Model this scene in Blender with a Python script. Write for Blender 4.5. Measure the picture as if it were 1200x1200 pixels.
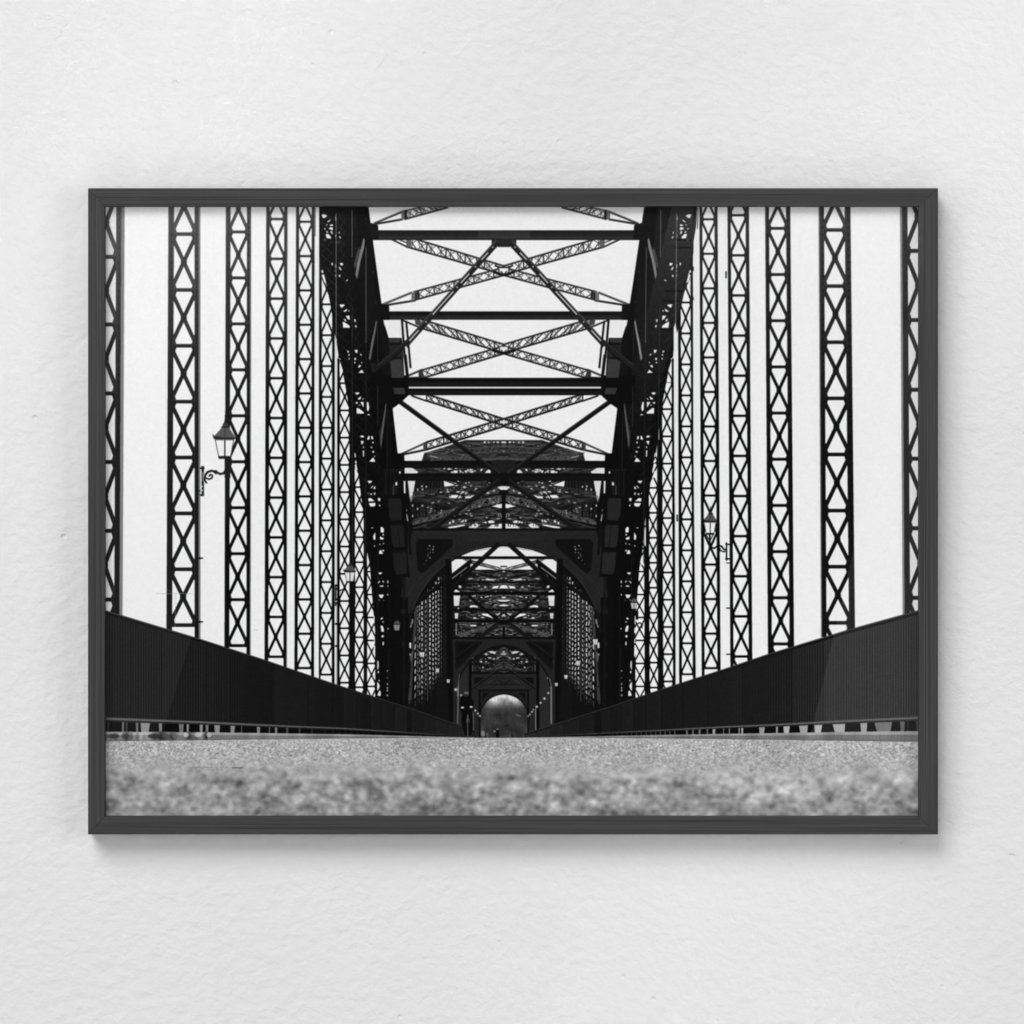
# A framed black and white print of a riveted steel bridge, hanging on a white plastered wall.
import bpy, math, random
from mathutils import Vector

S = bpy.context.scene
COL = S.collection
for o in list(bpy.data.objects): bpy.data.objects.remove(o, do_unlink=True)

# ---------------------------------------------------------------- camera
D = 3.2                      # metres from the lens to the wall
U = 0.00075                  # metres per unit of the layout (the view is 1200 x 1200 units)
cam = bpy.data.cameras.new('camera'); co = bpy.data.objects.new('camera', cam); COL.objects.link(co)
co.location = (0, -D, 0); co.rotation_euler = (math.radians(90), 0, 0)
cam.sensor_width = 36; cam.lens = 36*D/(1200*U)
cam.clip_start = .05; cam.clip_end = 60
S.camera = co

# ---------------------------------------------------------------- world and lamps
w = bpy.data.worlds.new('World'); S.world = w; w.use_nodes = True
w.node_tree.nodes['Background'].inputs[0].default_value = (1, 1, 1, 1)
w.node_tree.nodes['Background'].inputs[1].default_value = 0.015

def softbox(name, loc, target, sx, sy, power, roll=0.0):
    l = bpy.data.lights.new(name, 'AREA'); l.shape = 'RECTANGLE'; l.size = sx; l.size_y = sy; l.energy = power
    o = bpy.data.objects.new(name, l); COL.objects.link(o); o.location = loc
    q = (Vector(target)-Vector(loc)).to_track_quat('-Z', 'Y')
    o.rotation_euler = q.to_euler()
    if roll: o.rotation_euler.rotate_axis('Z', roll)
    return o
softbox('key_softbox', (-3.7, -7.2, 7.4), (0, 0, 0), 7.2, 6.0, 980)
softbox('fill_left', (-5.6, -4.0, -.6), (0, 0, 0), 3.4, 3.4, 98)
softbox('fill_right', (5.6, -4.0, .2), (0, 0, 0), 3.4, 3.4, 146)
softbox('fill_low', (0, -4.0, -5.2), (0, 0, 0), 4.0, 2.6, 80)

def beam(name, x, z, length, width, lean, power):
    # narrow-spread strip light: a faint slanted bar of brighter light on the plaster, as from a tall window
    o = softbox(name, (x+2.3*(1 if x > 0 else -1), -3.0, z), (x, 0, z), width, length, power)
    o.rotation_euler.rotate_axis('Z', lean); o.data.spread = math.radians(7)
beam('window_light', -.27, .42, .7, .16, math.radians(-15), .09)
beam('window_light', .16, -.42, .7, .16, math.radians(-15), .055)
beam('window_light', .40, .42, .5, .14, math.radians(-15), .055)

# two tall dim soft boxes stand behind the camera; the glass mirrors their slanted edges
def mirrored_panel(name, a, b, side, width, height, radiance):
    """a, b: two points (layout units) where the panel's near edge shows on the glass; side: +1 panel lies to the right"""
    Dl = 4.4; k = 1+Dl/D
    A = Vector(((a[0]-600)*U*k, -Dl, (600-a[1])*U*k)); B = Vector(((b[0]-600)*U*k, -Dl, (600-b[1])*U*k))
    d = (A-B).normalized(); n = Vector((d.z, 0, -d.x))*side
    mid = (A+B)/2 + n*width/2
    ang = math.atan2(d.x, d.z)
    l = bpy.data.lights.new(name, 'AREA'); l.shape = 'RECTANGLE'; l.size = width; l.size_y = height
    l.energy = radiance*math.pi*width*height
    o = bpy.data.objects.new(name, l); COL.objects.link(o); o.location = mid
    o.rotation_euler = (math.radians(90), 0, 0)
    # faces +Y (towards the wall); leaned by ang about the view axis
    o.rotation_euler = (math.radians(90), ang, math.radians(0))
    return o
mirrored_panel('panel_right', (1060, 380), (925, 960), 1, 1.3, 6, .34)
mirrored_panel('panel_left', (225, 750), (198, 840), -1, 1.3, 6, .17)

S.view_settings.view_transform = 'Standard'; S.view_settings.look = 'None'
S.view_settings.gamma = 1; S.view_settings.exposure = 0.0; S.view_settings.use_curve_mapping = False
S.render.engine = 'CYCLES'
S.render.resolution_x = 1024; S.render.resolution_y = 1024

# ---------------------------------------------------------------- helpers
def new_mat(name):
    m = bpy.data.materials.new(name); m.use_nodes = True
    nt = m.node_tree; b = nt.nodes['Principled BSDF']
    return m, nt, b
def N(nt, t, **k):
    n = nt.nodes.new(t)
    for a, v in k.items(): setattr(n, a, v)
    return n
def mesh_obj(name, verts, faces, mat, parent=None, smooth=False):
    me = bpy.data.meshes.new(name); me.from_pydata(verts, [], faces); me.update()
    o = bpy.data.objects.new(name, me); COL.objects.link(o)
    if mat: me.materials.append(mat)
    if parent: o.parent = parent
    return o
def px(x, depth): return (x-600)*U*(D-depth)/D      # layout units to metres on a plane `depth` in front of the wall
def pz(y, depth): return (600-y)*U*(D-depth)/D

# ---------------------------------------------------------------- the wall
def wall_material():
    m, nt, b = new_mat('white_plaster'); L = nt.links.new
    tc = N(nt, 'ShaderNodeTexCoord')
    mp = N(nt, 'ShaderNodeMapping'); mp.inputs['Rotation'].default_value = (0, math.radians(-40), 0); mp.inputs['Scale'].default_value = (1, 1, 1.25)
    L(tc.outputs['Object'], mp.inputs['Vector'])
    wob = N(nt, 'ShaderNodeTexNoise'); wob.inputs['Scale'].default_value = 9; wob.inputs['Detail'].default_value = 3
    L(tc.outputs['Object'], wob.inputs['Vector'])
    wv = N(nt, 'ShaderNodeVectorMath', operation='SCALE'); wv.inputs['Scale'].default_value = .02
    L(wob.outputs['Color'], wv.inputs[0])
    add = N(nt, 'ShaderNodeVectorMath', operation='ADD'); L(mp.outputs[0], add.inputs[0]); L(wv.outputs[0], add.inputs[1])
    n1 = N(nt, 'ShaderNodeTexNoise'); n1.inputs['Scale'].default_value = 88; n1.inputs['Detail'].default_value = 3; n1.inputs['Roughness'].default_value = .52
    L(add.outputs[0], n1.inputs['Vector'])
    # trowel drags: short slanted ridges
    n2 = N(nt, 'ShaderNodeTexNoise'); n2.inputs['Scale'].default_value = 34; n2.inputs['Detail'].default_value = 4; n2.inputs['Roughness'].default_value = .6; n2.inputs['Distortion'].default_value = .4
    L(add.outputs[0], n2.inputs['Vector'])
    ab = N(nt, 'ShaderNodeMath', operation='SUBTRACT'); L(n2.outputs['Fac'], ab.inputs[0]); ab.inputs[1].default_value = .5
    ab2 = N(nt, 'ShaderNodeMath', operation='ABSOLUTE'); L(ab.outputs[0], ab2.inputs[0])
    rg = N(nt, 'ShaderNodeMapRange'); rg.inputs['From Min'].default_value = 0; rg.inputs['From Max'].default_value = .09; rg.inputs['To Min'].default_value = .16; rg.inputs['To Max'].default_value = 0; rg.interpolation_type = 'SMOOTHSTEP'
    L(ab2.outputs[0], rg.inputs['Value'])
    # where the drags show
    n3 = N(nt, 'ShaderNodeTexNoise'); n3.inputs['Scale'].default_value = 11; n3.inputs['Detail'].default_value = 3; L(tc.outputs['Object'], n3.inputs['Vector'])
    r3 = N(nt, 'ShaderNodeMapRange'); r3.inputs['From Min'].default_value = .5; r3.inputs['From Max'].default_value = .68; L(n3.outputs['Fac'], r3.inputs['Value'])
    mu = N(nt, 'ShaderNodeMath', operation='MULTIPLY'); L(rg.outputs[0], mu.inputs[0]); L(r3.outputs[0], mu.inputs[1])
    # small pits
    vo = N(nt, 'ShaderNodeTexVoronoi'); vo.inputs['Scale'].default_value = 30; vo.inputs['Randomness'].default_value = 1; L(add.outputs[0], vo.inputs['Vector'])
    pr = N(nt, 'ShaderNodeMapRange'); pr.inputs['From Min'].default_value = .03; pr.inputs['From Max'].default_value = .10; pr.inputs['To Min'].default_value = -.5; pr.inputs['To Max'].default_value = 0; pr.interpolation_type = 'SMOOTHSTEP'
    L(vo.outputs['Distance'], pr.inputs['Value'])
    n4 = N(nt, 'ShaderNodeTexNoise'); n4.inputs['Scale'].default_value = 14; L(add.outputs[0], n4.inputs['Vector'])
    r4 = N(nt, 'ShaderNodeMapRange'); r4.inputs['From Min'].default_value = .53; r4.inputs['From Max'].default_value = .6; L(n4.outputs['Fac'], r4.inputs['Value'])
    mp4 = N(nt, 'ShaderNodeMath', operation='MULTIPLY'); L(pr.outputs[0], mp4.inputs[0]); L(r4.outputs[0], mp4.inputs[1])
    # broad undulation
    n5 = N(nt, 'ShaderNodeTexNoise'); n5.inputs['Scale'].default_value = 5; n5.inputs['Detail'].default_value = 2; L(tc.outputs['Object'], n5.inputs['Vector'])
    m5 = N(nt, 'ShaderNodeMath', operation='MULTIPLY'); m5.inputs[1].default_value = 2.5; L(n5.outputs['Fac'], m5.inputs[0])
    s1 = N(nt, 'ShaderNodeMath', operation='ADD'); L(n1.outputs['Fac'], s1.inputs[0]); L(mu.outputs[0], s1.inputs[1])
    s2 = N(nt, 'ShaderNodeMath', operation='ADD'); L(s1.outputs[0], s2.inputs[0]); L(mp4.outputs[0], s2.inputs[1])
    s3 = N(nt, 'ShaderNodeMath', operation='ADD'); L(s2.outputs[0], s3.inputs[0]); L(m5.outputs[0], s3.inputs[1])
    bp = N(nt, 'ShaderNodeBump'); bp.inputs['Strength'].default_value = 1; bp.inputs['Distance'].default_value = WALL_BUMP
    L(s3.outputs[0], bp.inputs['Height']); L(bp.outputs[0], b.inputs['Normal'])
    cr = N(nt, 'ShaderNodeMapRange'); cr.inputs['To Min'].default_value = .80; cr.inputs['To Max'].default_value = .84
    L(n3.outputs['Fac'], cr.inputs['Value'])
    cc = N(nt, 'ShaderNodeCombineColor'); 
    for i in range(3): L(cr.outputs[0], cc.inputs[i])
    L(cc.outputs[0], b.inputs['Base Color'])
    b.inputs['Roughness'].default_value = .9; b.inputs['Specular IOR Level'].default_value = .2
    return m
WALL_BUMP = .0017
W2 = 3.0
wall = mesh_obj('wall', [(-W2, 0, -W2), (W2, 0, -W2), (W2, 0, W2), (-W2, 0, W2), (-W2, .12, -W2), (W2, .12, -W2), (W2, .12, W2), (-W2, .12, W2)],
                [(0, 1, 2, 3), (5, 4, 7, 6), (4, 0, 3, 7), (1, 5, 6, 2), (3, 2, 6, 7), (4, 5, 1, 0)], wall_material())
wall['kind'] = 'structure'

# ---------------------------------------------------------------- the frame
FD = .023            # face of the moulding in front of the wall
BK = .002            # back of the frame off the wall
OX0, OX1, OY0, OY1 = 103.0, 1099.4, 220.4, 978.0
IX0, IX1, IY0, IY1 = 122.8, 1076.8, 241.8, 956.6

frame = bpy.data.objects.new('picture_frame', None); COL.objects.link(frame)
frame.location = (px((OX0+OX1)/2, 0), -BK, pz(OY1, FD))
frame['label'] = 'thin dark grey wooden frame with a black and white bridge print on the white wall'
frame['category'] = 'picture frame'
FL = frame.location.copy()

def wood(vertical):
    m, nt, b = new_mat('stained_wood_grain'); L = nt.links.new
    tc = N(nt, 'ShaderNodeTexCoord'); mp = N(nt, 'ShaderNodeMapping')
    mp.inputs['Scale'].default_value = (1250, 1250, 3) if vertical else (3, 1250, 1250)
    L(tc.outputs['Object'], mp.inputs['Vector'])
    n = N(nt, 'ShaderNodeTexNoise'); n.inputs['Scale'].default_value = 1; n.inputs['Detail'].default_value = 5; n.inputs['Roughness'].default_value = .6
    L(mp.outputs[0], n.inputs['Vector'])
    mp2 = N(nt, 'ShaderNodeMapping'); mp2.inputs['Scale'].default_value = (1500, 1500, 14) if vertical else (14, 1500, 1500)
    L(tc.outputs['Object'], mp2.inputs['Vector'])
    n2 = N(nt, 'ShaderNodeTexNoise'); n2.inputs['Scale'].default_value = 1; n2.inputs['Detail'].default_value = 2; L(mp2.outputs[0], n2.inputs['Vector'])
    mx = N(nt, 'ShaderNodeMath', operation='MULTIPLY_ADD'); L(n2.outputs['Fac'], mx.inputs[0]); mx.inputs[1].default_value = .35; L(n.outputs['Fac'], mx.inputs[2])
    cr = N(nt, 'ShaderNodeValToRGB'); L(mx.outputs[0], cr.inputs[0])
    e = cr.color_ramp.elements; e[0].position = .5; e[0].color = (.022, .022, .022, 1); e[1].position = .85; e[1].color = (.062, .062, .062, 1)
    L(cr.outputs[0], b.inputs['Base Color'])
    bp = N(nt, 'ShaderNodeBump'); bp.inputs['Distance'].default_value = .0002; bp.inputs['Strength'].default_value = .5
    L(mx.outputs[0], bp.inputs['Height']); L(bp.outputs[0], b.inputs['Normal'])
    b.inputs['Roughness'].default_value = .62; b.inputs['Specular IOR Level'].default_value = .3
    return m
WV, WH = wood(True), wood(False)

def rail(name, corners_out, corners_in, mat, gap):
    """one mitred length of moulding: profile swept from one mitre to the other; outer arris softened, inner lip stepped"""
    # profile as (t, depth): t = 0 at the outer edge, 1 at the inner sight edge
    prof = [(0.0, BK), (0.0, FD-.0012), (.012, FD-.0005), (.04, FD), (.97, FD), (.99, FD-.0004), (1.0, FD-.0009), (1.0, FD-.0105), (.80, FD-.0105), (.80, BK)]
    rings = []
    for e in (0, 1):
        (ox, oy), (ix, iy) = corners_out[e], corners_in[e]
        ring = []
        for t, d in prof:
            x = ox+(ix-ox)*t; y = oy+(iy-oy)*t
            X, Z = px(x, FD), pz(y, FD)
            # the rail stops a hair short of the mitre line, so the joint shows
            X += gap[e][0]; Z += gap[e][1]
            ring.append((X-FL.x, -d-FL.y, Z-FL.z))
        rings.append(ring)
    n = len(prof); V = rings[0]+rings[1]; Fc = []
    for i in range(n): Fc.append((i, (i+1) % n, n+(i+1) % n, n+i))
    Fc.append(tuple(range(n))[::-1]); Fc.append(tuple(range(n, 2*n)))
    o = mesh_obj(name, V, Fc, mat, frame)
    import bmesh
    bm = bmesh.new(); bm.from_mesh(o.data); bmesh.ops.recalc_face_normals(bm, faces=bm.faces); bm.to_mesh(o.data); bm.free()
    return o
g = .00012
rail('frame_rail', [(OX0, OY0), (OX1, OY0)], [(IX0, IY0), (IX1, IY0)], WH, [(g, 0), (-g, 0)])
rail('frame_rail', [(OX0, OY1), (OX1, OY1)], [(IX0, IY1), (IX1, IY1)], WH, [(g, 0), (-g, 0)])
rail('frame_rail', [(OX0, OY0), (OX0, OY1)], [(IX0, IY0), (IX0, IY1)], WV, [(0, -g), (0, g)])
rail('frame_rail', [(OX1, OY0), (OX1, OY1)], [(IX1, IY0), (IX1, IY1)], WV, [(0, -g), (0, g)])

PAPER = 1.06
# ---------------------------------------------------------------- the printed picture
# The black and white print behind the glass is drawn here, member by member, into a
# grey array (plain numpy) that becomes the print's ink.  Units: millimetre-like print
# units; X0..X1 by Y0..Y1 is the sheet (its rim is tucked under the frame's lip).
import numpy as np
X0, Y0, X1, Y1 = 118.0, 237.0, 1082.0, 962.0
SC = 2.5
PW, PH = int((X1-X0)*SC), int((Y1-Y0)*SC)
G = np.full((PH, PW), 240.0, np.float32)
MIR = 0
AX = 1180.6                                    # twice the axis of the bridge

def T(p):
    x, y = p
    if MIR:      # the lens stood a little off the axis: the near right-hand side sits further out
        f = np.interp(y, [243, 355, 470, 530, 600, 700, 860], [4.8, 4.0, 2.9, 2.3, 2.0, 1.8, 1.6])
        x = AX - x + f*min(1.35, max(0, (590.3-x)/125))
    return ((x-X0)*SC, (y-Y0)*SC)

def _blend(c, x0, y0, v, a):
    h, w = c.shape
    s = G[y0:y0+h, x0:x0+w]
    c = c*a
    s += (v - s)*c

def poly(pts, v, a=1.0):
    P = [T(p) for p in pts]
    xs = [p[0] for p in P]; ys = [p[1] for p in P]
    x0 = max(0, int(min(xs))-1); x1 = min(PW, int(max(xs))+2)
    y0 = max(0, int(min(ys))-1); y1 = min(PH, int(max(ys))+2)
    if x1 <= x0 or y1 <= y0: return
    w, h = x1-x0, y1-y0
    K = 3
    cov = np.zeros((h, w), np.float32)
    gx = (np.arange(w*K)+.5)/K + x0
    for sy in range(K):
        gy = np.arange(h) + (sy+.5)/K + y0
        ins = np.zeros((h, w*K), bool)
        n = len(P)
        for i in range(n):
            ax, ay = P[i]; bx, by = P[(i+1) % n]
            if ay == by: continue
            m = ((gy >= min(ay, by)) & (gy < max(ay, by)))
            if not m.any(): continue
            xc = ax + (gy[m]-ay)*(bx-ax)/(by-ay)
            ins[m] ^= gx[None, :] < xc[:, None]
        cov += ins.reshape(h, w, K).sum(2)
    _blend(cov/(K*K), x0, y0, v, a)

def seg(p, q, w, v, a=1.0, cap=0.0):
    """straight member of width w"""
    (ax, ay), (bx, by) = T(p), T(q)
    W = w*SC/2
    L = math.hypot(bx-ax, by-ay)
    if L < 1e-6: return
    ux, uy = (bx-ax)/L, (by-ay)/L
    e = cap*SC
    m = W+e+2
    x0 = max(0, int(min(ax, bx)-m)); x1 = min(PW, int(max(ax, bx)+m)+1)
    y0 = max(0, int(min(ay, by)-m)); y1 = min(PH, int(max(ay, by)+m)+1)
    if x1 <= x0 or y1 <= y0: return
    X = np.arange(x0, x1)+.5-ax; Y = (np.arange(y0, y1)+.5-ay)[:, None]
    t = X*ux+Y*uy; d = np.abs(-X*uy+Y*ux)
    c = np.clip(W+.5-d, 0, 1)*min(1, 2*W)*np.clip(t+e+.5, 0, 1)*np.clip(L+e+.5-t, 0, 1)
    if W < .5: c = np.clip(1-d, 0, 1)*2*W*np.clip(t+.5, 0, 1)*np.clip(L+.5-t, 0, 1)
    _blend(c.astype(np.float32), x0, y0, v, a)

def path(pts, w, v, a=1.0):
    for p, q in zip(pts[:-1], pts[1:]): seg(p, q, w, v, a, cap=w*.25)

def dot(x, y, rx, ry, v, a=1.0):
    cx, cy = T((x, y)); RX, RY = rx*SC, ry*SC
    x0 = max(0, int(cx-RX-2)); x1 = min(PW, int(cx+RX+3)); y0 = max(0, int(cy-RY-2)); y1 = min(PH, int(cy+RY+3))
    if x1 <= x0 or y1 <= y0: return
    X = (np.arange(x0, x1)+.5-cx)/RX; Y = ((np.arange(y0, y1)+.5-cy)/RY)[:, None]
    r = np.sqrt(X*X+Y*Y)
    c = np.clip((1-r)*min(RX, RY)+.5, 0, 1)
    _blend(c.astype(np.float32), x0, y0, v, a)

def rect(x0, y0, x1, y1, v, a=1.0): poly([(x0, y0), (x1, y0), (x1, y1), (x0, y1)], v, a)

def F(ox, oy, s):
    """reads coordinates of a detail drawn at s times the print size from corner ox, oy"""
    def f(*c): return [(ox+c[i]/s, oy+c[i+1]/s) for i in range(0, len(c), 2)]
    return f

def both(fn):
    global MIR
    for MIR in (0, 1): fn()
    MIR = 0

rnd = random.Random(11)
rng = np.random.default_rng(5)

def gauss(a, sx, sy=None):
    sy = sx if sy is None else sy
    fy = np.fft.fftfreq(a.shape[0])[:, None]; fx = np.fft.rfftfreq(a.shape[1])[None, :]
    k = np.exp(-2*(np.pi**2)*((fx*sx)**2+(fy*sy)**2))
    return np.fft.irfft2(np.fft.rfft2(a)*k, a.shape)

def noise(h, w, sx, sy=None):
    n = gauss(rng.standard_normal((h, w)), sx, sy)
    return n/n.std()

# ---- sky of the print: near white, faintly darker towards the middle top
yy = (np.arange(PH)/SC+Y0)[:, None]; xx = (np.arange(PW)/SC+X0)[None, :]
G[:] = 241 - 1.5*((xx-590)/470)**2 + .6*noise(PH, PW, 3)

# ---------------------------------------------------------------- laced members
def brace(t0, t1, b0, b1, n, ch=1.7, v=52, lv=66, lw=.8, plate=None):
    """laced bar between two chords t0-t1 and b0-b1: X lacing and posts"""
    def lp(a, b, k): return (a[0]+(b[0]-a[0])*k, a[1]+(b[1]-a[1])*k)
    for i in range(n):
        k0, k1 = i/n, (i+1)/n
        a, b, c, d = lp(t0, t1, k0), lp(t0, t1, k1), lp(b0, b1, k0), lp(b0, b1, k1)
        m = rnd.random()*.25
        seg(a, d, lw*1.25, lv-14); seg(c, b, lw, lv+rnd.random()*25)
        seg(lp(a, b, .5), lp(c, d, .5), lw*1.1, lv-10, .8)
        if rnd.random() < .8: seg(lp(a, b, m), lp(c, d, .35+m), lw, lv+12, .8)
        if i % 2 == 0: seg(a, c, lw*1.9, lv-10)
    seg(t0, t1, ch, v, cap=.4); seg(b0, b1, ch*1.05, v-6, cap=.4)
    seg((t0[0], t0[1]-ch*.35), (t1[0], t1[1]-ch*.35), ch*.3, v+38, .5)
    seg((b0[0], b0[1]-ch*.35), (b1[0], b1[1]-ch*.35), ch*.3, v+25, .4)
    if plate is not None:
        a, b, c, d = lp(t0, t1, plate), lp(t0, t1, plate+.055), lp(b0, b1, plate), lp(b0, b1, plate+.055)
        poly([a, b, d, c], 96); poly([lp(a, b, .6), b, d, lp(c, d, .6)], 44)

# ================================================================ middle distance, behind the near span
def tangle(pts, v, spread, seed, dens=60, wmin=.5, wmax=1.4, ang=.35, vv=(20, 70)):
    """a polygon filled with the mesh of distant bracing"""
    poly(pts, v)
    xs = [p[0] for p in pts]; ys = [p[1] for p in pts]
    r = random.Random(seed)
    for _ in range(dens):
        y = r.uniform(min(ys), max(ys)); x = r.uniform(min(xs), (min(xs)+max(xs))/2+4); L = r.uniform(4, spread)
        s = r.choice((-1, 1))*r.uniform(.02, ang)
        if not _inside(x, y, pts) or not _inside(x+L, y+L*s, pts): continue
        w = r.uniform(wmin, wmax); c = r.uniform(*vv)
        seg((x, y), (x+L, y+L*s), w, c, .85)
        seg((AX-x, y), (AX-x-L, y+L*s), w, c, .85)

def _inside(x, y, P):
    c = False
    for i in range(len(P)):
        ax, ay = P[i]; bx, by = P[(i+1) % len(P)]
        if (ay > y) != (by > y) and x < ax+(y-ay)*(bx-ax)/(by-ay): c = not c
    return c

A5 = F(480, 500, 10)
# second span's upper bracing
tangle([(494, 541), (497, 531), (520, 524), (545, 515.6), (635.5, 515.6), (660, 524), (683.5, 531), (686, 541)], 44, 30, 3, 190, .5, 1.2, .3, (24, 108))
def t1():
    for x, w in ((568, 1.3), (572.8, .7), (583.3, 1.5), (578.8, .6)): dot(x, 518.2, w, 1.0, 228)
    rect(587.5, 517.4, 591, 519, 238)
    for p, q, v in (((497, 531), (520, 527), 84), ((500, 533.5), (545, 526), 74), ((520, 527), (590, 524), 66), ((505, 536), (540, 539.5), 70)): seg(p, q, 1.1, v)
    seg((504, 534), (517, 537.6), 1.0, 165)
    brace((512, 534), (560, 534.5), (516, 539), (560, 539.5), 8, 1, 60, 78, .7)
    brace((545, 525.5), (592, 522.5), (548, 530), (592, 530), 7, .9, 70, 66, .7)
    poly(A5(330, 245, 370, 240, 420, 250, 400, 256), 175, .7)
    dot(590.3, 528.6, 1.6, .8, 120); rect(585, 525, 590.3, 526, 22); rect(585, 533.3, 591, 534.4, 22)
    seg((565, 536.5), (591, 538.2), 1.2, 75)
both(t1)
# band between the two beams
tangle([(476, 547), (704.6, 547), (704.6, 556), (476, 556)], 36, 14, 5, 120, .6, 1.2, .5, (16, 100))
def t2():
    poly([(474, 547.5), (483, 548.4), (490, 552.5), (489, 554.6), (474, 554.6)], 226)
    for k in range(5): seg((479+k*2, 551.3+k*.1), (480.3+k*2, 551.3+k*.1), .5, 150, .8)
    for q in (A5(400, 480, 420, 485, 410, 505, 395, 500), A5(440, 490, 490, 486, 500, 500, 450, 506), A5(478, 530, 530, 512, 562, 512, 562, 542, 500, 544),
              A5(585, 505, 640, 540, 600, 542, 580, 530), A5(640, 520, 700, 492, 750, 500, 690, 530, 660, 540), A5(700, 528, 770, 505, 775, 520, 740, 545), A5(830, 500, 860, 490, 845, 520, 828, 520),
              A5(880, 540, 900, 520, 935, 492, 950, 520, 948, 543)): poly(q, 232)
    poly(A5(530, 480, 560, 480, 560, 500, 525, 495), 150)
    for x in (540, 547, 553.5, 559, 566): seg((x, 554.8), (x+4.5, 548.5), .8, 40)
    for x in (520, 528, 536, 545, 556): seg((x, 548.5), (x+4, 554.5), .7, 50, .8)
both(t2)
# third level, under the beams down to the first portal
both(lambda: poly([(470, 562), (490, 562), (490, 621), (470, 621)], 11))
tangle([(477, 562), (703.6, 562), (697.6, 620.5), (483, 620.5)], 27, 26, 8, 380, .6, 1.5, .35, (10, 96))
def t3():
    poly([(477.8, 563.4), (486.6, 563.4), (484.6, 576), (482.6, 583), (480.4, 584.5)], 220)
    poly([(484.6, 580), (481.6, 589), (480.6, 582)], 150)
    poly([(487, 563), (520, 563), (521, 580), (486, 580)], 22)
    for k in range(9): seg((489.5+k*3.5, 563), (489+k*3.3, 582), 1.2, 34+8*(k % 3))
    for k in range(7): seg((487.5+k*4, 590), (487.5+k*4, 606), 1.3, 10+14*(k % 3))
    for x, y in ((489.5, 573.6), (495, 573.4), (494.5, 569.8), (499.6, 570.3), (489.3, 596.2), (483.5, 592.5), (483.6, 604.6), (495, 592.6)): dot(x, y, .8, 1.3, 205)
    seg((495, 578.5), (509, 579), 1.0, 140); seg((495, 585), (508, 588.6), 1.3, 150); seg((484, 577), (497, 578), 1.6, 90); seg((483, 581.5), (498, 580.5), 1.8, 72)
    poly(A5(400, 632, 470, 640, 570, 675, 500, 690, 408, 702), 236)
    for q in (A5(470, 835, 495, 800, 560, 800, 575, 808, 545, 838), A5(565, 835, 590, 805, 603, 808, 578, 838), A5(650, 838, 655, 820, 690, 808, 700, 815, 760, 798, 735, 838),
              A5(750, 745, 780, 738, 795, 752, 755, 758), A5(960, 930, 965, 905, 1110, 903, 1110, 950, 1060, 953, 1000, 940)): poly(q, 236)
    poly(A5(640, 815, 700, 808, 720, 815, 690, 825), 180)
    for x, y in ((527.6, 574), (531.5, 571.8), (540.5, 574.2), (549.5, 565.5), (546, 566), (537, 563.8), (569, 563.7), (573.6, 565.6), (579, 574.7), (562, 569.8), (570.8, 592), (539.3, 603.3), (562.5, 594.6), (566.5, 594.5)):
        dot(x, y, .9+rnd.random()*.5, .8, 215)
    poly([(583, 570.2), (590.3, 569.8), (590.3, 574.8), (587, 574), (584.5, 572)], 240)
    # laced arms of the far crosses
    brace((521, 563), (577, 584), (528, 563), (562, 575), 5, 1.1, 26, 62)
    brace((484, 577), (575, 562.5), (487, 580), (580, 571), 9, 1.1, 48, 60)
    brace((484, 583), (575, 595), (500, 588), (575, 602), 8, 1.1, 46, 52)
    brace((484, 612), (590, 577), (484.5, 615.5), (590, 586.5), 11, 1.6, 66, 92, 1.0)
    seg((483, 616.5), (545, 603), 2.0, 14); seg((484, 619), (500, 615.5), 1.4, 60)
    poly([(501, 592), (507.5, 592), (505, 598), (504, 609), (501.5, 609)], 52)
    seg((565, 583), (591, 578), 2, 22); seg((545, 600), (591, 588.5), 1.6, 18)
    # bright foot of the tangle over the portal
    for q in (A5(462, 1120, 482, 1108, 480, 1142, 465, 1146), A5(500, 1090, 530, 1108, 505, 1128), A5(605, 1112, 635, 1088, 642, 1116), A5(650, 1088, 668, 1090, 664, 1116, 648, 1114),
              A5(455, 1190, 460, 1172, 640, 1145, 668, 1150, 620, 1165, 530, 1185), A5(690, 1185, 720, 1150, 770, 1130, 830, 1150, 780, 1185), A5(850, 1120, 960, 1095, 1000, 1110, 985, 1128, 870, 1130),
              A5(915, 1190, 960, 1150, 1090, 1135, 1098, 1190)): poly(q, 232)
    for _ in range(16):
        x = rnd.uniform(545, 586); seg((x, 617), (x+rnd.uniform(-4, 4), 610), .7, 30)
    for x in (585, 587.5): seg((x-1, 602), (x, 606), .8, 170)
both(t3)

def gaps(pts, n, seed, w=(.8, 2.4), h=(.4, 1.0), v=(150, 232)):
    """slivers of sky between the distant members"""
    r = random.Random(seed); xs = [p[0] for p in pts]; ys = [p[1] for p in pts]; k = 0
    while k < n:
        x, y = r.uniform(min(xs), 590), r.uniform(min(ys), max(ys))
        if not _inside(x, y, pts): continue
        k += 1
        W, H, s, c = r.uniform(*w), r.uniform(*h), r.uniform(-.5, .5), r.uniform(*v)
        for sx in (1, -1):
            X = x if sx > 0 else AX-x
            poly([(X-W*sx, y+H*.6), (X-W*.2*sx, y-H), (X+W*sx, y-H*.5+s), (X+W*.3*sx, y+H)], c, .9)
gaps([(520, 566), (661, 566), (690, 600), (700, 618), (482, 618), (492, 600)], 46, 71)
gaps([(520, 568), (661, 568), (661, 582), (520, 582)], 14, 72, (1.2, 3), (.6, 1.2), (210, 236))
gaps([(500, 532), (548, 518), (633, 518), (681, 532), (683, 540), (498, 540)], 16, 73, (.6, 1.6), (.3, .6), (110, 170))

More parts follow.
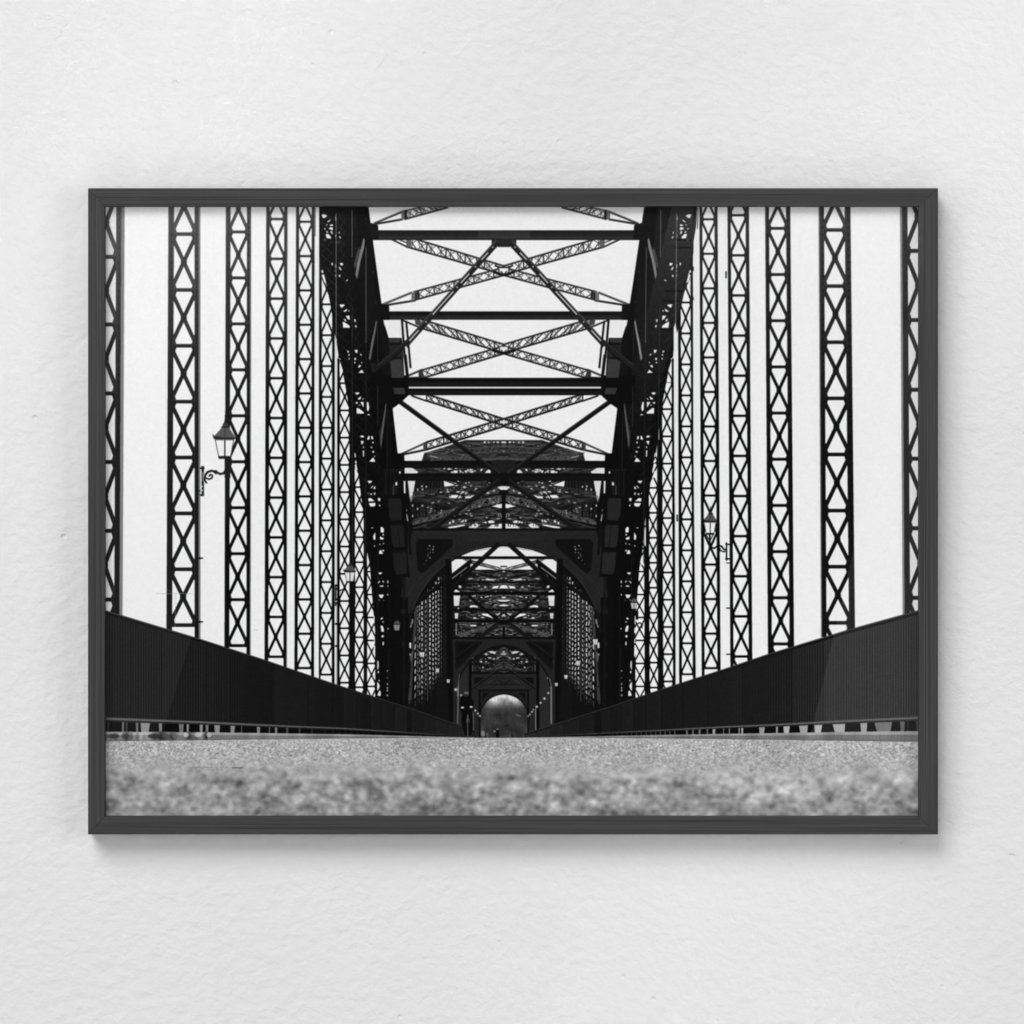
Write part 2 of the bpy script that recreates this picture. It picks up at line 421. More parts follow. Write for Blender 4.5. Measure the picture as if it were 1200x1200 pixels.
# ================================================================ near span, seen from below
def near_span():
    # top cross brace
    seg((438, 262), (471, 248.2), 2.5, 62); seg((438, 262.8), (472, 257), 2.4, 50); seg((438, 261.2), (471, 247.4), .7, 110); seg((474, 257), (525, 243), 2.2, 50)
    brace((476, 246.6), (512, 238), (477, 256.2), (523, 243.5), 5, 1.4, 66, 74)
    poly([(470, 247), (474, 246), (474, 257), (470.5, 257.5)], 104); poly([(474, 246), (476.6, 246), (476.6, 256.7), (474, 257)], 42)
    # first cross
    brace((496.6, 281.7), (591, 312.4), (458, 281), (591, 321.2), 9, 2.1, 48, 64, .9) if 0 else None
    seg((458, 280), (477, 289.3), 2.0, 52); seg((468, 281), (478, 285), 1.4, 60)
    brace((478, 277.5), (590.3, 311.6), (477, 289.3), (590.3, 321.6), 10, 2.1, 50, 66, .9)
    poly([(476, 281), (481.5, 281), (481.5, 290.5), (476.5, 289)], 92)
    seg((447, 357.4), (483, 342.6), 2.5, 66); seg((450, 358), (487, 352), 2.4, 44); seg((448, 356.6), (483, 342), .7, 110)
    brace((485, 342), (590.3, 313.5), (486, 351.6), (590.3, 322.6), 9, 2.0, 52, 70, .9, plate=0)
    poly([(482.2, 343), (486.6, 342), (486.6, 351.8), (482, 352.4)], 108); poly([(486.4, 343), (488.4, 342.6), (488.4, 351), (486.4, 351.6)], 40)
    rect(585.3, 314.2, 590.4, 317.8, 236)
    path([(578, 318.6), (584, 321), (590.4, 322.6)], 2.4, 30); path([(580, 311.5), (586, 313.3), (590.4, 313.3)], 1.8, 46)
    # second cross
    seg((471, 375), (497, 385.8), 2.0, 46)
    brace((488, 372.5), (590.3, 403.6), (497, 385.6), (590.3, 413.4), 9, 2.1, 46, 62, .9)
    poly([(486, 375), (492, 375), (492, 382), (487, 380)], 70)
    seg((479, 440), (495, 433), 2.3, 54); seg((479, 442.6), (497, 442), 1.7, 44)
    brace((494, 433.8), (590.3, 405.4), (497, 442.6), (590.3, 414.4), 9, 2.0, 46, 66, .9)
    poly([(490.5, 434), (495.4, 432.8), (495.4, 441.5), (490.5, 442.5)], 56)
    rect(586, 406.4, 590.4, 410, 232); path([(577, 410.5), (584, 412.8), (590.4, 414.2)], 2.6, 24)
    # third cross
    brace((500, 461.5), (590.3, 491.2), (483, 463.6), (590.3, 498.4), 8, 2.1, 36, 54, .9) if 0 else None
    seg((482, 463.6), (500, 470), 2.0, 36)
    brace((500, 461.8), (590.3, 490.8), (500, 469.6), (590.3, 498.6), 9, 2.1, 36, 54, .9)
    seg((470, 532), (500, 518.4), 2.1, 62); seg((470, 533), (500, 526.8), 2.4, 34)
    poly([(496, 518.6), (500.5, 517.2), (500.5, 527), (496, 528)], 66)
    brace((500, 518), (590.3, 490.6), (500, 526.8), (590.3, 499.6), 9, 2.2, 36, 56, .9)
    rect(585.8, 493.4, 590.4, 496, 215)
    # beams across
    poly([(430, 269.8), (590.4, 269.8), (590.4, 281.4), (430, 281.4)], 38)
    for i in range(8): poly([(444, 273.4+i), (590.4, 273+i*1.0), (590.4, 274+i), (444, 274.4+i)], 40+i*2.6)
    poly([(443, 279.6), (590.4, 279.6), (590.4, 281.4), (443, 281.4)], 46)
    poly([(560, 271), (590.4, 270.6), (590.4, 279), (560, 279)], 74, .35)
    rect(447, 364.9, 590.4, 374.6, 27); 
    for i in range(5): rect(456, 369+i, 590.4, 370+i, 36+i*4)
    rect(456, 373.4, 590.4, 374.7, 40)
    rect(440, 442.8, 590.4, 453.3, 18); rect(480, 448, 590.4, 452.6, 30)
    rect(478.6, 453.3, 590.4, 455.2, 232); rect(440, 455.2, 590.4, 463.2, 15); rect(480, 458.5, 590.4, 462.2, 30)
    rect(465, 540, 590.4, 548.2, 15); rect(470, 544, 590.4, 547.4, 21)
    rect(465, 554.9, 590.4, 563.3, 13); rect(470, 558, 590.4, 562, 22)
    # plates at mid span
    poly([(576, 281), (590.4, 281), (590.4, 289.5), (584, 289.5), (576, 286)], 44)
    poly([(574.5, 540), (590.4, 540), (590.4, 555), (583, 555)], 34); rect(580, 554, 590.4, 563, 20)
    poly([(572, 563), (590.4, 563), (590.4, 568), (577, 568)], 13)
    # double flat bars of the first wind brace
    d = (-.666, .746)                                         # direction of the bar
    n = (.746, .666)
    a, b = (583, 283.6), (473, 406.8)
    for o, w, v in ((-2.1, 2.4, 58), (2.1, 2.6, 40)):
        seg((a[0]+n[0]*o, a[1]+n[1]*o), (b[0]+n[0]*o, b[1]+n[1]*o), w, v)
    seg(a, b, 2.4, 42)
    for k0, k1 in ((.10, .17), (.30, .39), (.47, .69), (.84, .94)):
        seg((a[0]+(b[0]-a[0])*k0, a[1]+(b[1]-a[1])*k0), (a[0]+(b[0]-a[0])*k1, a[1]+(b[1]-a[1])*k1), 1.15, 225)
    for k in (.05, .235, .43, .76, .99): dot(a[0]+(b[0]-a[0])*k, a[1]+(b[1]-a[1])*k, .9, .9, 190)
    seg((a[0]-n[0]*3, a[1]-n[1]*3), (b[0]-n[0]*3, b[1]-n[1]*3), .5, 92, .7)
    # second and third wind braces
    seg((466, 469), (586, 556.6), 5.0, 22); seg((468, 467.6), (586, 554.2), 1.6, 50, .9)
    seg((586, 562), (486, 634.5), 5.8, 24); seg((584, 561.4), (488, 630.6), 1.6, 46, .8)
    # post on the axis
    rect(585.2, 574.2, 590.4, 580.5, 12); rect(588.2, 580, 590.4, 641, 12); rect(587.3, 574, 590.4, 579, 20)
both(near_span)

# ================================================================ the first portal and what shows through it
_arch = [(590.3, 639.4), (574, 640.6), (557, 644.4), (541, 650.6), (526, 660), (511, 673), (498, 689), (488.6, 706), (482.4, 724), (479.4, 742), (478.4, 762)]
def spline(P, n=6):
    """smooth curve through the points"""
    Q = [P[0]]+P+[P[-1]]; out = []
    for i in range(1, len(Q)-2):
        p0, p1, p2, p3 = Q[i-1:i+3]
        for j in range(n):
            t = j/n
            out.append(tuple(.5*(2*p1[c]+(p2[c]-p0[c])*t+(2*p0[c]-5*p1[c]+4*p2[c]-p3[c])*t*t+(3*p1[c]-p0[c]-3*p2[c]+p3[c])*t**3) for c in (0, 1)))
    return out+[P[-1]]
portal_in = spline(_arch)+[(478, 866)]
def portal_shape(v):
    poly(portal_in+[(590.3, 866)], v)

B8 = F(500, 630, 12); C2 = F(520, 690, 15); C6 = F(530, 740, 10)
def portal1():
    poly([(470, 619.6), (590.4, 619.6), (590.4, 870), (440, 870), (440, 640)], 17)
    poly([(484, 621), (590.4, 621), (590.4, 645), (560, 650), (520, 676), (478, 720), (470, 700), (478, 640)], 39)
    poly([(540, 622), (590.4, 622), (590.4, 634), (545, 634)], 45, .6); poly([(500, 676), (520, 664), (540, 650), (560, 645), (548, 652), (520, 674), (490, 706)], 48, .5)
    for k in range(26): dot(492+k*3.8, 624.2, .45, .45, 62, .7)
    for k in range(16): dot(498+k*3.2, 684-k*1.75-k*k*.02, .45, .45, 60, .55)
    for k in range(30): dot(476.4, 660+k*4.2, .45, .5, 52, .6)
    rect(472, 619.4, 590.4, 621.6, 12)
    for k in range(7): seg((536.5+k*1.9, 626), (536.5+k*1.9, 637), .5, 38, .5)
both(portal1)
both(lambda: portal_shape(16))

def hall():
    # wall of hangers seen end-on, as columns of small lights
    r = random.Random(4)
    for cx, w, per, a in ((486.6, 1.3, 9.5, .9), (489.4, .9, 4.6, .55), (491.6, 1.2, 9, .62), (494.5, 1.35, 6.2, .95), (496.8, .7, 5.0, .5), (499, 1.1, 5.6, .7), (503.8, 1.35, 5.7, .95), (507.5, 1.35, 5.5, .9),
                          (510.8, 1.3, 5.4, .85), (514, 1.2, 5.0, .8), (517, .9, 5.2, .4), (520, .6, 4.8, .16), (522.3, .7, 5.0, .22)):
        y = 664+r.random()*5
        while y < 836:
            top = np.interp(cx, [478, 484, 489, 497, 508, 520, 525], [745, 716, 708, 696, 681, 668, 664])+3
            bot = np.interp(cx, [484, 495, 510, 525], [832, 826, 806, 800])
            f = 1.0 if y < bot-26 else max(0, (bot-y)/26)
            if y > top and y < 840 and f > .05:
                L = per*(.28+.16*r.random()) if per < 8 else per*(.3+.15*r.random())
                s = r.choice((-.4, .4, .15, -.15))
                f2 = f*a*(.65+.4*r.random())*(1.5 if MIR else 1.25)
                poly([(cx-w*.5+s, y-L), (cx+w*.5+s, y-L*.8), (cx+w*.5-s, y+L*.7), (cx-w*.5-s, y+L)], 232, min(1, f2))
                if r.random() < .5: dot(cx+r.uniform(-1.4, 1.4), y+per*.5, .35, .5, 150, .6*f*a)
            y += per*(.92+.16*r.random())
    seg((501.2, 690), (501.2, 822), .7, 120, .75); seg((505.6, 700), (505.6, 826), .5, 90, .5); seg((497, 700), (497, 826), .5, 70, .5)
    for k in range(11): seg((512+k*1.5, 760+k*2), (512+k*1.5, 842), .6, 34, .7)
    # pale web plate next to the portal leg
    poly([(486.5, 712), (489, 710), (487.6, 740), (484, 770), (482.4, 820), (479.5, 826), (478, 822), (481, 790), (483.4, 752)], 62)
    poly([(481.8, 724), (484.5, 726), (484, 731), (481.6, 731)], 120); poly([(480, 733), (482.5, 731), (482, 735), (480, 736)], 170)
    poly([(479.6, 753), (482, 753), (481.8, 760), (479.8, 759)], 225); poly([(480, 766), (484, 763), (484, 772), (481, 776)], 78); dot(480.6, 767, .7, 1, 200)
    seg((479, 804.5), (482, 804.5), 1, 14); seg((478.5, 821.5), (481.5, 821.5), 1, 14); seg((480, 750), (484, 751), 1.2, 12)
    # towers of the second portal
    poly([(522, 655), (530.4, 655), (531, 768), (534, 800), (537, 860), (527, 852), (524, 800)], 9)
    seg((527.4, 660), (527.8, 692), .9, 42, .6); seg((528.6, 700), (529, 760), .8, 36, .6)
both(hall)

def view1():
    # sky over the second span
    poly([(529, 657), (532, 655), (540, 652), (541, 650.9), (550, 646), (572, 641.6), (590.4, 639.8), (590.4, 700), (531, 700)], 236)
    poly([(545, 664), (553, 668), (556, 667.6), (575, 667.4), (590.4, 669), (590.4, 748), (531, 748), (531, 682)], 30)
    poly([(530, 679), (531.5, 676), (552, 660), (549, 671), (545, 690), (533, 693), (530, 700)], 14)
both(view1)
tangle([(548, 670), (556, 667.4), (566, 668), (614, 668), (625, 667.4), (632, 670), (645, 700), (650, 748), (530, 748), (534, 700)], 26, 16, 21, 480, .5, 1.0, .32, (6, 122))
gaps([(540, 670), (641, 670), (648, 744), (533, 744)], 60, 74, (.5, 1.8), (.3, .8), (130, 225))
def view1b():
    brace((538, 652.5), (588, 666), (552, 660), (588, 668.6), 8, .9, 50, 90, .5)
    rect(532, 651.8, 590.4, 655.2, 13)
    dot(549, 656.4, 2.2, .8, 150); dot(552.5, 657, 1, .7, 190)
    rect(588.3, 664.7, 590.4, 666.4, 235); dot(590.3, 669.5, 1.4, .6, 200); rect(586.5, 663, 590.4, 664.3, 20); rect(586.5, 667.2, 590.4, 668.3, 20)
    # beams of the far span
    for y, w, v in ((682.4, 1.6, 6), (695.3, 3.2, 5), (714.6, 2.4, 6), (727.6, 2.8, 5), (747.5, 2, 8)): rect(530, y-w/2, 590.4, y+w/2, v)
    for q, v in ((C2(172, 118, 288, 118, 268, 295, 182, 302), 226), (C2(190, 425, 258, 425, 245, 520, 200, 525), 214), (C2(178, 48, 215, 6, 285, 48, 280, 58, 180, 56), 232),
              (C2(455, 320, 470, 288, 530, 285, 600, 305, 600, 328, 520, 320, 470, 330), 238), (C2(1010, 158, 1040, 140, 1055, 138, 1055, 164), 232), (C2(925, 200, 960, 192, 1055, 192, 1055, 224, 1000, 222), 236),
              (C2(955, 292, 1010, 280, 1055, 270, 1055, 306, 1000, 302), 236), (C2(860, 210, 900, 200, 930, 212, 900, 224), 150), (C2(660, 440, 700, 430, 800, 440, 850, 470, 915, 505, 885, 525, 790, 492, 690, 465), 240),
              (C2(905, 425, 945, 442, 985, 418, 1000, 425, 950, 468, 920, 450), 226), (C2(1015, 478, 1040, 455, 1055, 440, 1055, 482), 220), (C2(515, 515, 540, 492, 580, 510, 582, 525, 520, 525), 220),
              (C2(645, 495, 690, 488, 725, 505, 700, 515, 650, 508), 200), (C2(465, 632, 570, 632, 570, 660, 470, 660), 230), (C2(490, 125, 530, 112, 570, 118, 560, 135, 500, 135), 215), (C2(640, 150, 660, 132, 690, 145, 665, 165), 205),
              (C2(715, 142, 760, 125, 800, 120, 790, 135, 730, 155), 220), (C2(440, 200, 470, 192, 498, 205, 460, 218), 210), (C2(610, 455, 635, 460, 630, 485, 610, 475), 210), (C2(600, 215, 625, 208, 630, 225, 615, 230), 180),
              (C2(240, 335, 262, 325, 268, 350, 250, 358), 210), (C2(1020, 350, 1055, 345, 1055, 366, 1030, 362), 110), (C2(480, 705, 540, 705, 530, 722, 480, 725), 140), (C2(500, 730, 540, 735, 530, 758, 515, 755), 120),
              (C2(890, 800, 955, 790, 960, 805, 900, 808), 170), (C2(360, 825, 420, 825, 410, 838, 370, 838), 120), (C2(880, 275, 920, 268, 930, 285, 890, 290), 190), (C2(860, 300, 920, 300, 920, 325, 850, 325), 96), (C2(765, 290, 790, 285, 790, 310, 770, 312), 90),
              (B8(580, 570, 640, 562, 640, 585, 590, 590), 150), (B8(815, 590, 850, 570, 900, 580, 965, 585, 940, 602, 850, 600), 215), (B8(915, 712, 940, 685, 1010, 675, 1015, 690, 990, 715), 238),
              (B8(1018, 712, 1050, 670, 1084, 668, 1084, 712), 238), (B8(445, 675, 470, 668, 492, 690, 480, 712, 455, 705), 225), (B8(410, 605, 430, 588, 452, 590, 440, 612, 420, 615), 225), (B8(455, 560, 490, 520, 518, 515, 495, 545), 205),
              (B8(720, 675, 735, 665, 748, 680, 735, 690), 190), (B8(800, 690, 830, 680, 850, 700, 820, 710), 190), (B8(620, 475, 640, 462, 660, 470, 640, 482), 200)): poly(q, v)
    seg((531.5, 705), (538, 705), .7, 150, .5)
    seg((534.7, 730.5), (534.7, 744), 1.1, 150); seg((540.5, 730), (540.5, 742), .8, 95)
    brace((535, 743.6), (579, 730.4), (540, 745.6), (580, 734.5), 9, .7, 72, 96, .5)
    seg((541, 701), (560, 696), 1, 60); brace((538, 708), (560, 699), (540, 711), (562, 704), 5, .6, 60, 60, .5)
    for x in (588.4,): seg((x, 735), (x, 739), .9, 110)
    seg((589.6, 734), (589.6, 757), 1.4, 6); rect(583, 727.5, 590.4, 732, 10)
    # far wind braces
    seg((585, 637), (527, 690.4), 5.4, 17); seg((583, 638), (530, 686.5), 1.0, 34, .8)
    seg((553, 656.6), (488, 707), 4.4, 15); seg((552, 655), (489, 704), .9, 34, .8)
    seg((531, 677), (547.4, 664.6), .9, 170); 
    seg((549, 698), (584, 727.5), 2.8, 8); seg((584, 729), (532, 770), 3.0, 26); seg((585, 731), (548, 760), 1.2, 44, .6)
both(view1b)

# ---- second, third and fourth portals, the trees at the end
def portal2():
    poly([(530, 748), (590.4, 748), (590.4, 866), (531, 866), (531, 780)], 39)
    poly([(533.5, 752), (566, 752), (556, 763), (540, 780), (534, 786)], 20); poly([(536, 755), (560, 755), (540, 772), (535, 776)], 14)
    seg((581, 735), (531, 772), 2.2, 30)
    rect(530, 747, 590.4, 748.6, 10)
    # opening
    poly([(590.3, 755.6), (578, 758), (568, 763), (550, 775), (540, 790), (536.4, 804), (536.4, 866), (590.3, 866)], 45)
    poly([(590.3, 755.8), (578, 758.2), (568, 763.2), (551, 775.4), (551, 789), (590.3, 789)], 18)
    path([(590.3, 755.6), (578, 758), (568, 763), (550, 775), (540, 790), (536.4, 804)], 1.4, 10)
both(portal2)
tangle([(553, 774), (568, 764), (590.3, 757), (612, 764), (627, 774), (627, 789), (553, 789)], 22, 9, 31, 130, .4, .8, .35, (6, 120))
gaps([(557, 774), (570, 764), (590, 758), (611, 764), (624, 774), (624, 786), (557, 786)], 22, 75, (.4, 1.2), (.25, .6), (120, 215))
def portal3():
    for q in (C6(420, 232, 470, 228, 520, 240, 500, 262, 450, 252), C6(365, 268, 400, 250, 420, 262, 400, 272), C6(565, 262, 603, 256, 603, 272, 580, 270), C6(585, 245, 603, 225, 603, 250),
              C6(415, 302, 455, 302, 460, 318, 430, 318), C6(475, 312, 500, 312, 495, 330, 478, 328), C6(318, 348, 345, 342, 355, 358, 330, 362), C6(380, 352, 410, 348, 412, 360, 385, 360), C6(370, 312, 400, 318, 395, 326)):
        poly(q, 226, .92)
    dot(566, 782, 1, 1, 200); dot(583.5, 771, .9, .9, 190); dot(554, 771, .8, .8, 110); dot(554, 776, .6, .6, 110)
    seg((554, 779), (554, 786.5), .9, 110); seg((556.8, 779), (556.8, 786), .6, 80); brace((563, 785), (590, 780), (565, 787), (590, 783), 5, .5, 60, 90, .4)
    seg((536, 755), (536, 756), .5, 30)
    rect(549.3, 777, 552.4, 866, 4)
    rect(552.4, 789, 590.4, 866, 40)
    rect(552, 787.8, 590.4, 789.6, 10); rect(556, 790.5, 590.4, 793, 42)
    poly([(556, 794), (572, 794), (560, 803), (556, 806)], 17)
    seg((579, 787), (553, 806), 1.8, 40); seg((579, 789), (553, 808), .8, 12)
    poly([(590.3, 796), (580, 797), (570, 801), (563, 808), (590.3, 808.6)], 42)
    seg((583, 796), (590, 803), .7, 20); seg((574, 801.8), (590.4, 801.8), .8, 20); seg((563, 809), (590.3, 800), .6, 22); seg((572, 800), (578, 796.5), .7, 74, .7); seg((566, 806), (585, 803), .9, 56, .6)
    # fourth portal
    rect(561.4, 808.6, 590.4, 866, 35); rect(561, 808, 590.4, 809.6, 10); rect(561.2, 809, 563, 866, 5)
    poly([(565, 812), (573, 812), (566, 819)], 14)
both(portal3)
# arch over the trees
arc = [(590.6+27.6*math.cos(t), 840.5-26.8*math.sin(t)) for t in [math.pi*i/24 for i in range(25)]]
path(arc, 2.0, 8)
poly(arc+[(563.2, 866), (618, 866)], 66)
gi = (slice(int((812-Y0)*SC), int((866-Y0)*SC)), slice(int((562-X0)*SC), int((619-X0)*SC)))
mask = G[gi] > 60
hh, ww = mask.shape
ly = (np.arange(hh)/SC+812)[:, None]; lx = (np.arange(ww)/SC+562)[None, :]
t_ = np.clip((ly-812)/20, 0, 1)
open_ = np.exp(-((lx-578)/7.5)**2)*1.05+np.exp(-((lx-604)/9)**2)*1.0*np.clip(1.25-np.abs(ly-(817+.55*(lx-598)))/12, 0, 1)+.55*np.exp(-((lx-591)/9)**2)
nz = noise(hh, ww, 1.5, 3.2)
sky = np.clip(open_*(1.6-t_*1.75)+.16*nz*np.clip(1.3-1.6*t_, 0, 1), 0, 1)
tree = 54+2.6*noise(hh, ww, 1.4, 2.2)+5*noise(hh, ww, 8, 9)+26*np.clip((838-ly)/18, 0, 1)-5*np.clip((ly-845)/15, 0, 1)
G[gi] = np.where(mask, tree*(1-sky)+228*sky, G[gi])
for _ in range(70):
    x = rnd.uniform(569, 612); y = rnd.uniform(822, 838); seg((x, y), (x+rnd.uniform(-1.5, 1.5), y-rnd.uniform(3, 8)), .4, 78, .4)
path([(604.5, 837), (607, 838.4), (610.5, 839)], .8, 150, .8)

# string of distant lamps, pale strips, far walker and dog
for x, y, s in ((619, 839, .9), (621, 837, 1), (623.5, 834, 1.1), (625, 831.5, .9), (629, 828, 1.6), (633.5, 823.5, 1.4), (638, 818.5, 1.6), (642.5, 812, 1.4), (557, 832.5, 1.3), (560, 836, 1.2), (562.4, 838.8, 1.2), (534, 808, 1.9), (540.4, 814.5, 1.2)):
    dot(x, y, s*1.05, s*1.05, 150, .8); dot(x, y, s*.55, s*.6, 225)
seg((537.4, 797), (536.2, 848), 1.5, 96); seg((536.4, 804), (536.4, 816), 1.1, 140); seg((538.6, 790), (536.6, 806), 1.0, 90)
seg((646, 804), (646, 848), 1.5, 130); seg((644, 795), (646, 804), 1, 110); seg((627.6, 830), (627.8, 855), 1.0, 140); dot(641.8, 794.2, .8, .8, 170)
seg((555, 834), (554.8, 858), 1.0, 90)
dot(566, 859.5, 2.2, 3.4, 150, .8); dot(571, 861, 1.2, 2.4, 120, .6)
dot(583, 857.5, 1.6, 2.2, 10); rect(581.4, 858, 584.8, 865, 8); dot(583, 854.2, 1, 1, 130); dot(579.6, 856.8, 1.3, .7, 170)
dot(600, 861.5, .8, 2.4, 30); 
# lamps inside the hall
def hall_lamp(x, y, s, v=222):
    poly([(x-2*s, y-2.2*s), (x+2*s, y-2.2*s), (x+1.3*s, y+2.2*s), (x-1.3*s, y+2.2*s)], v); poly([(x-2.4*s, y-2.2*s), (x, y-4.4*s), (x+2.4*s, y-2.2*s)], 22); seg((x, y-2*s), (x, y+2*s), .5*s, 120)
for x, y, s in ((494.8, 767, 1.35), (512.6, 785.5, 1.05), (525.3, 798, .95), (677.5, 777, 1.3), (663.2, 793, 1.05), (652, 802, .9), (697.6, 752, 1.5)): hall_lamp(x, y, s)

# ================================================================ spandrels of the first portal
D7 = F(450, 490, 4.2857)
def spandrel():
    poly([(487, 636), (492, 631.6), (529, 631.8), (531.5, 634), (530, 640), (500, 668), (494, 671.5), (489.4, 668)], 17)
    path([(487, 637), (491, 631.4), (529, 631.4), (532, 635), (530, 641), (499, 670), (493, 673)], .8, 36, .7)
    for x, y, a in ((503.5, 639.5, .9), (508, 640.6, .7), (507.5, 643.8, .9), (501.5, 643, .4), (504, 647.3, .5), (507.6, 647.3, .5), (501.4, 651, .5), (503.8, 653.5, .8), (499.5, 656.5, .4), (501.8, 649, .3), (497, 661, .3), (505, 643.5, .3)):
        dot(x, y, .7, 1.0, 200, a)
    path(portal_in[:-1], 1.1, 8, .9); path([(x-.9, y-1.3) for x, y in portal_in[8:-1]], .7, 58, .6)
    path(spline([(476, 700), (486, 684), (500, 669.5), (516, 656), (534, 645)]), .8, 54, .5)
    seg((590, 640.3), (560, 645), .8, 44, .5)
    for k in range(9): dot(556+k*2.0, 644.6-k*.35, .5, .4, 165, .75)
    # leg of the portal
    poly([(455, 700), (478, 700), (478.4, 745), (478.2, 850), (455, 850)], 10)
    rect(472, 668, 475, 850, 24, .8); rect(462, 676, 475, 681, 26); rect(466.5, 713.5, 476, 719, 30); rect(466, 752, 474, 757.4, 30); rect(470, 790, 477, 795, 22)
    poly([(467, 672), (469, 672), (466.6, 718), (465, 725), (464.3, 725), (465.2, 700)], 74)
    poly([(463, 676), (466, 674), (465.4, 700), (464, 706)], 26)
    for k in range(5): seg((463, 683+k*5), (466, 680+k*5), 1.1, 8)
both(spandrel)

# ================================================================ hangers (laced columns)
def lerp(a, b, k): return a+(b-a)*k
def hanger(xl0, xr0, xl1, xr1, fl, fr, bars, ya, yb, th, dg, v0, v1, bleed=None, strip=0, strips=120, rivets=False, gap=0):
    """xl/xr at y 243 (0) and at the foot yb (1); fl, fr flange widths; bars: y of the battens"""
    def X(x0, x1, y): return lerp(x0, x1, max(0, (y-243)/(yb-243)))
    def V(y): return lerp(v0, v1, min(1, max(0, (y-243)/(520-243)))) if y < 520 else v1  # tone pales upward: the pane's top reflection veil is painted into the print
    ys = [y for y in bars]
    fl *= 1.1; fr *= 1.1; dg *= 1.08
    for y in ys:
        v = V(y); l = X(xl0, xl1, y)+fl*.5; r = X(xr0, xr1, y)-fr*.5
        seg((l, y), (r, y), th, v-4)
        seg((l+fl*.4, y-th*.32), (r-fr*.4, y-th*.32), th*.3, v+12, .45)
    for a, b in zip(ys[:-1], ys[1:]):
        v = V((a+b)/2)
        la, ra, lb, rb = X(xl0, xl1, a)+fl*.5, X(xr0, xr1, a)-fr*.5, X(xl0, xl1, b)+fl*.5, X(xr0, xr1, b)-fr*.5
        seg((la, a), (rb, b), dg, v+2); seg((ra, a), (lb, b), dg, v-4)
        cx, cy = (la+ra)/2, (a+b)/2
        dot((la+ra+lb+rb)/4, cy, dg*.8, dg*.95, v-6)
        for (x, y, sx, sy) in ((la, a, 1, 1), (ra, a, -1, 1), (lb, b, 1, -1), (rb, b, -1, -1)):   # gussets
            f = (fl if sx > 0 else fr)*.5
            poly([(x+sx*f*.6, y), (x+sx*(f+dg*.9), y), (x+sx*(f*.8), y+sy*dg*3.4), (x+sx*f*.6, y+sy*dg*3.4)], v-2)
            poly([(x+sx*f*.6, y+sy*th*.4), (x+sx*(f+th*.55), y+sy*th*.45), (x+sx*f*.9, y+sy*th*1.1)], v)
    n = 30
    for i in range(n):
        y0 = lerp(ya, yb, i/n); y1 = lerp(ya, yb, (i+1)/n)
        v = V((y0+y1)/2)
        for s in (0, 1):
            if s == 0: a0, a1, b0, b1 = X(xl0, xl1, y0), X(xl0, xl1, y0)+fl, X(xl0, xl1, y1), X(xl0, xl1, y1)+fl
            else: a0, a1, b0, b1 = X(xr0, xr1, y0)-fr, X(xr0, xr1, y0), X(xr0, xr1, y1)-fr, X(xr0, xr1, y1)
            poly([(a0, y0), (a1, y0), (b1, y1+.3), (b0, y1+.3)], v)
            mid0, mid1 = (a0+a1)/2, (b0+b1)/2
            if fl > 2.6:
                poly([(mid0-.1, y0), (mid0+.45, y0), (mid1+.45, y1+.3), (mid1-.1, y1+.3)], v-13, .6)
                poly([(a0, y0), (a0+.7, y0), (b0+.7, y1+.3), (b0, y1+.3)], v+16, .5)
        if strip:   # pale out-of-focus inner flange
            if strip > 0: a0, b0 = X(xr0, xr1, y0), X(xr0, xr1, y1); a1, b1 = a0+strip, b0+strip
            else: a1, b1 = X(xl0, xl1, y0), X(xl0, xl1, y1); a0, b0 = a1+strip, b1+strip
            poly([(a0, y0), (a1, y0), (b1, y1+.3), (b0, y1+.3)], strips)
    if rivets:
        y = ya+4
        while y < yb-3:
            v = V(y)
            dot(X(xl0, xl1, y)+fl*.72, y, .75, .85, v-22); dot(X(xr0, xr1, y)-fr*.42, y, .75, .85, v-22)
            dot(X(xl0, xl1, y)+fl*.70, y-.5, .3, .3, v+26, .6)
            y += 8.2
def seq(a, p, n, k0=-1): return [a+p*i for i in range(k0, n)]
PLY = [(345, 243), (374, 243), (374, 300), (377, 312), (380, 322), (383, 334), (387, 356), (389.5, 370), (391, 385)]

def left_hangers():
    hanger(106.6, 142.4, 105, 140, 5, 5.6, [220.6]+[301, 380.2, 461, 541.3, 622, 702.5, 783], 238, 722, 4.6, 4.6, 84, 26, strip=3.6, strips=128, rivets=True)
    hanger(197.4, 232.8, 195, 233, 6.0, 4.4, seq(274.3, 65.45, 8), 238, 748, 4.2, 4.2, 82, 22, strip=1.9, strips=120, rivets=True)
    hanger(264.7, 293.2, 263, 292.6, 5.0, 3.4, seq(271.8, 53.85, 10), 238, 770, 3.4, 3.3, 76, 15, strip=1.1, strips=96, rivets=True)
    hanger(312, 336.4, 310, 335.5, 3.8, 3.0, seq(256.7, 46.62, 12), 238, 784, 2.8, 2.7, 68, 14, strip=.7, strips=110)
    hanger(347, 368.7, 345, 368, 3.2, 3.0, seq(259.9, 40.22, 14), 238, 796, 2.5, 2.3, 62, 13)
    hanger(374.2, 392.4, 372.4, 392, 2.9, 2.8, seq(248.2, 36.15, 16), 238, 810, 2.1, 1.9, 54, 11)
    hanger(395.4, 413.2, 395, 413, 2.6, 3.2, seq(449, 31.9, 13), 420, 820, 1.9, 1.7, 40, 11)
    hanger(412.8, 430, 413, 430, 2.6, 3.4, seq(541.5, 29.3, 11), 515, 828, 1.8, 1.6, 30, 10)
    hanger(427.5, 445, 427.5, 444, 2.4, 4, seq(642.8, 26.9, 9), 640, 836, 1.6, 1.4, 26, 9)
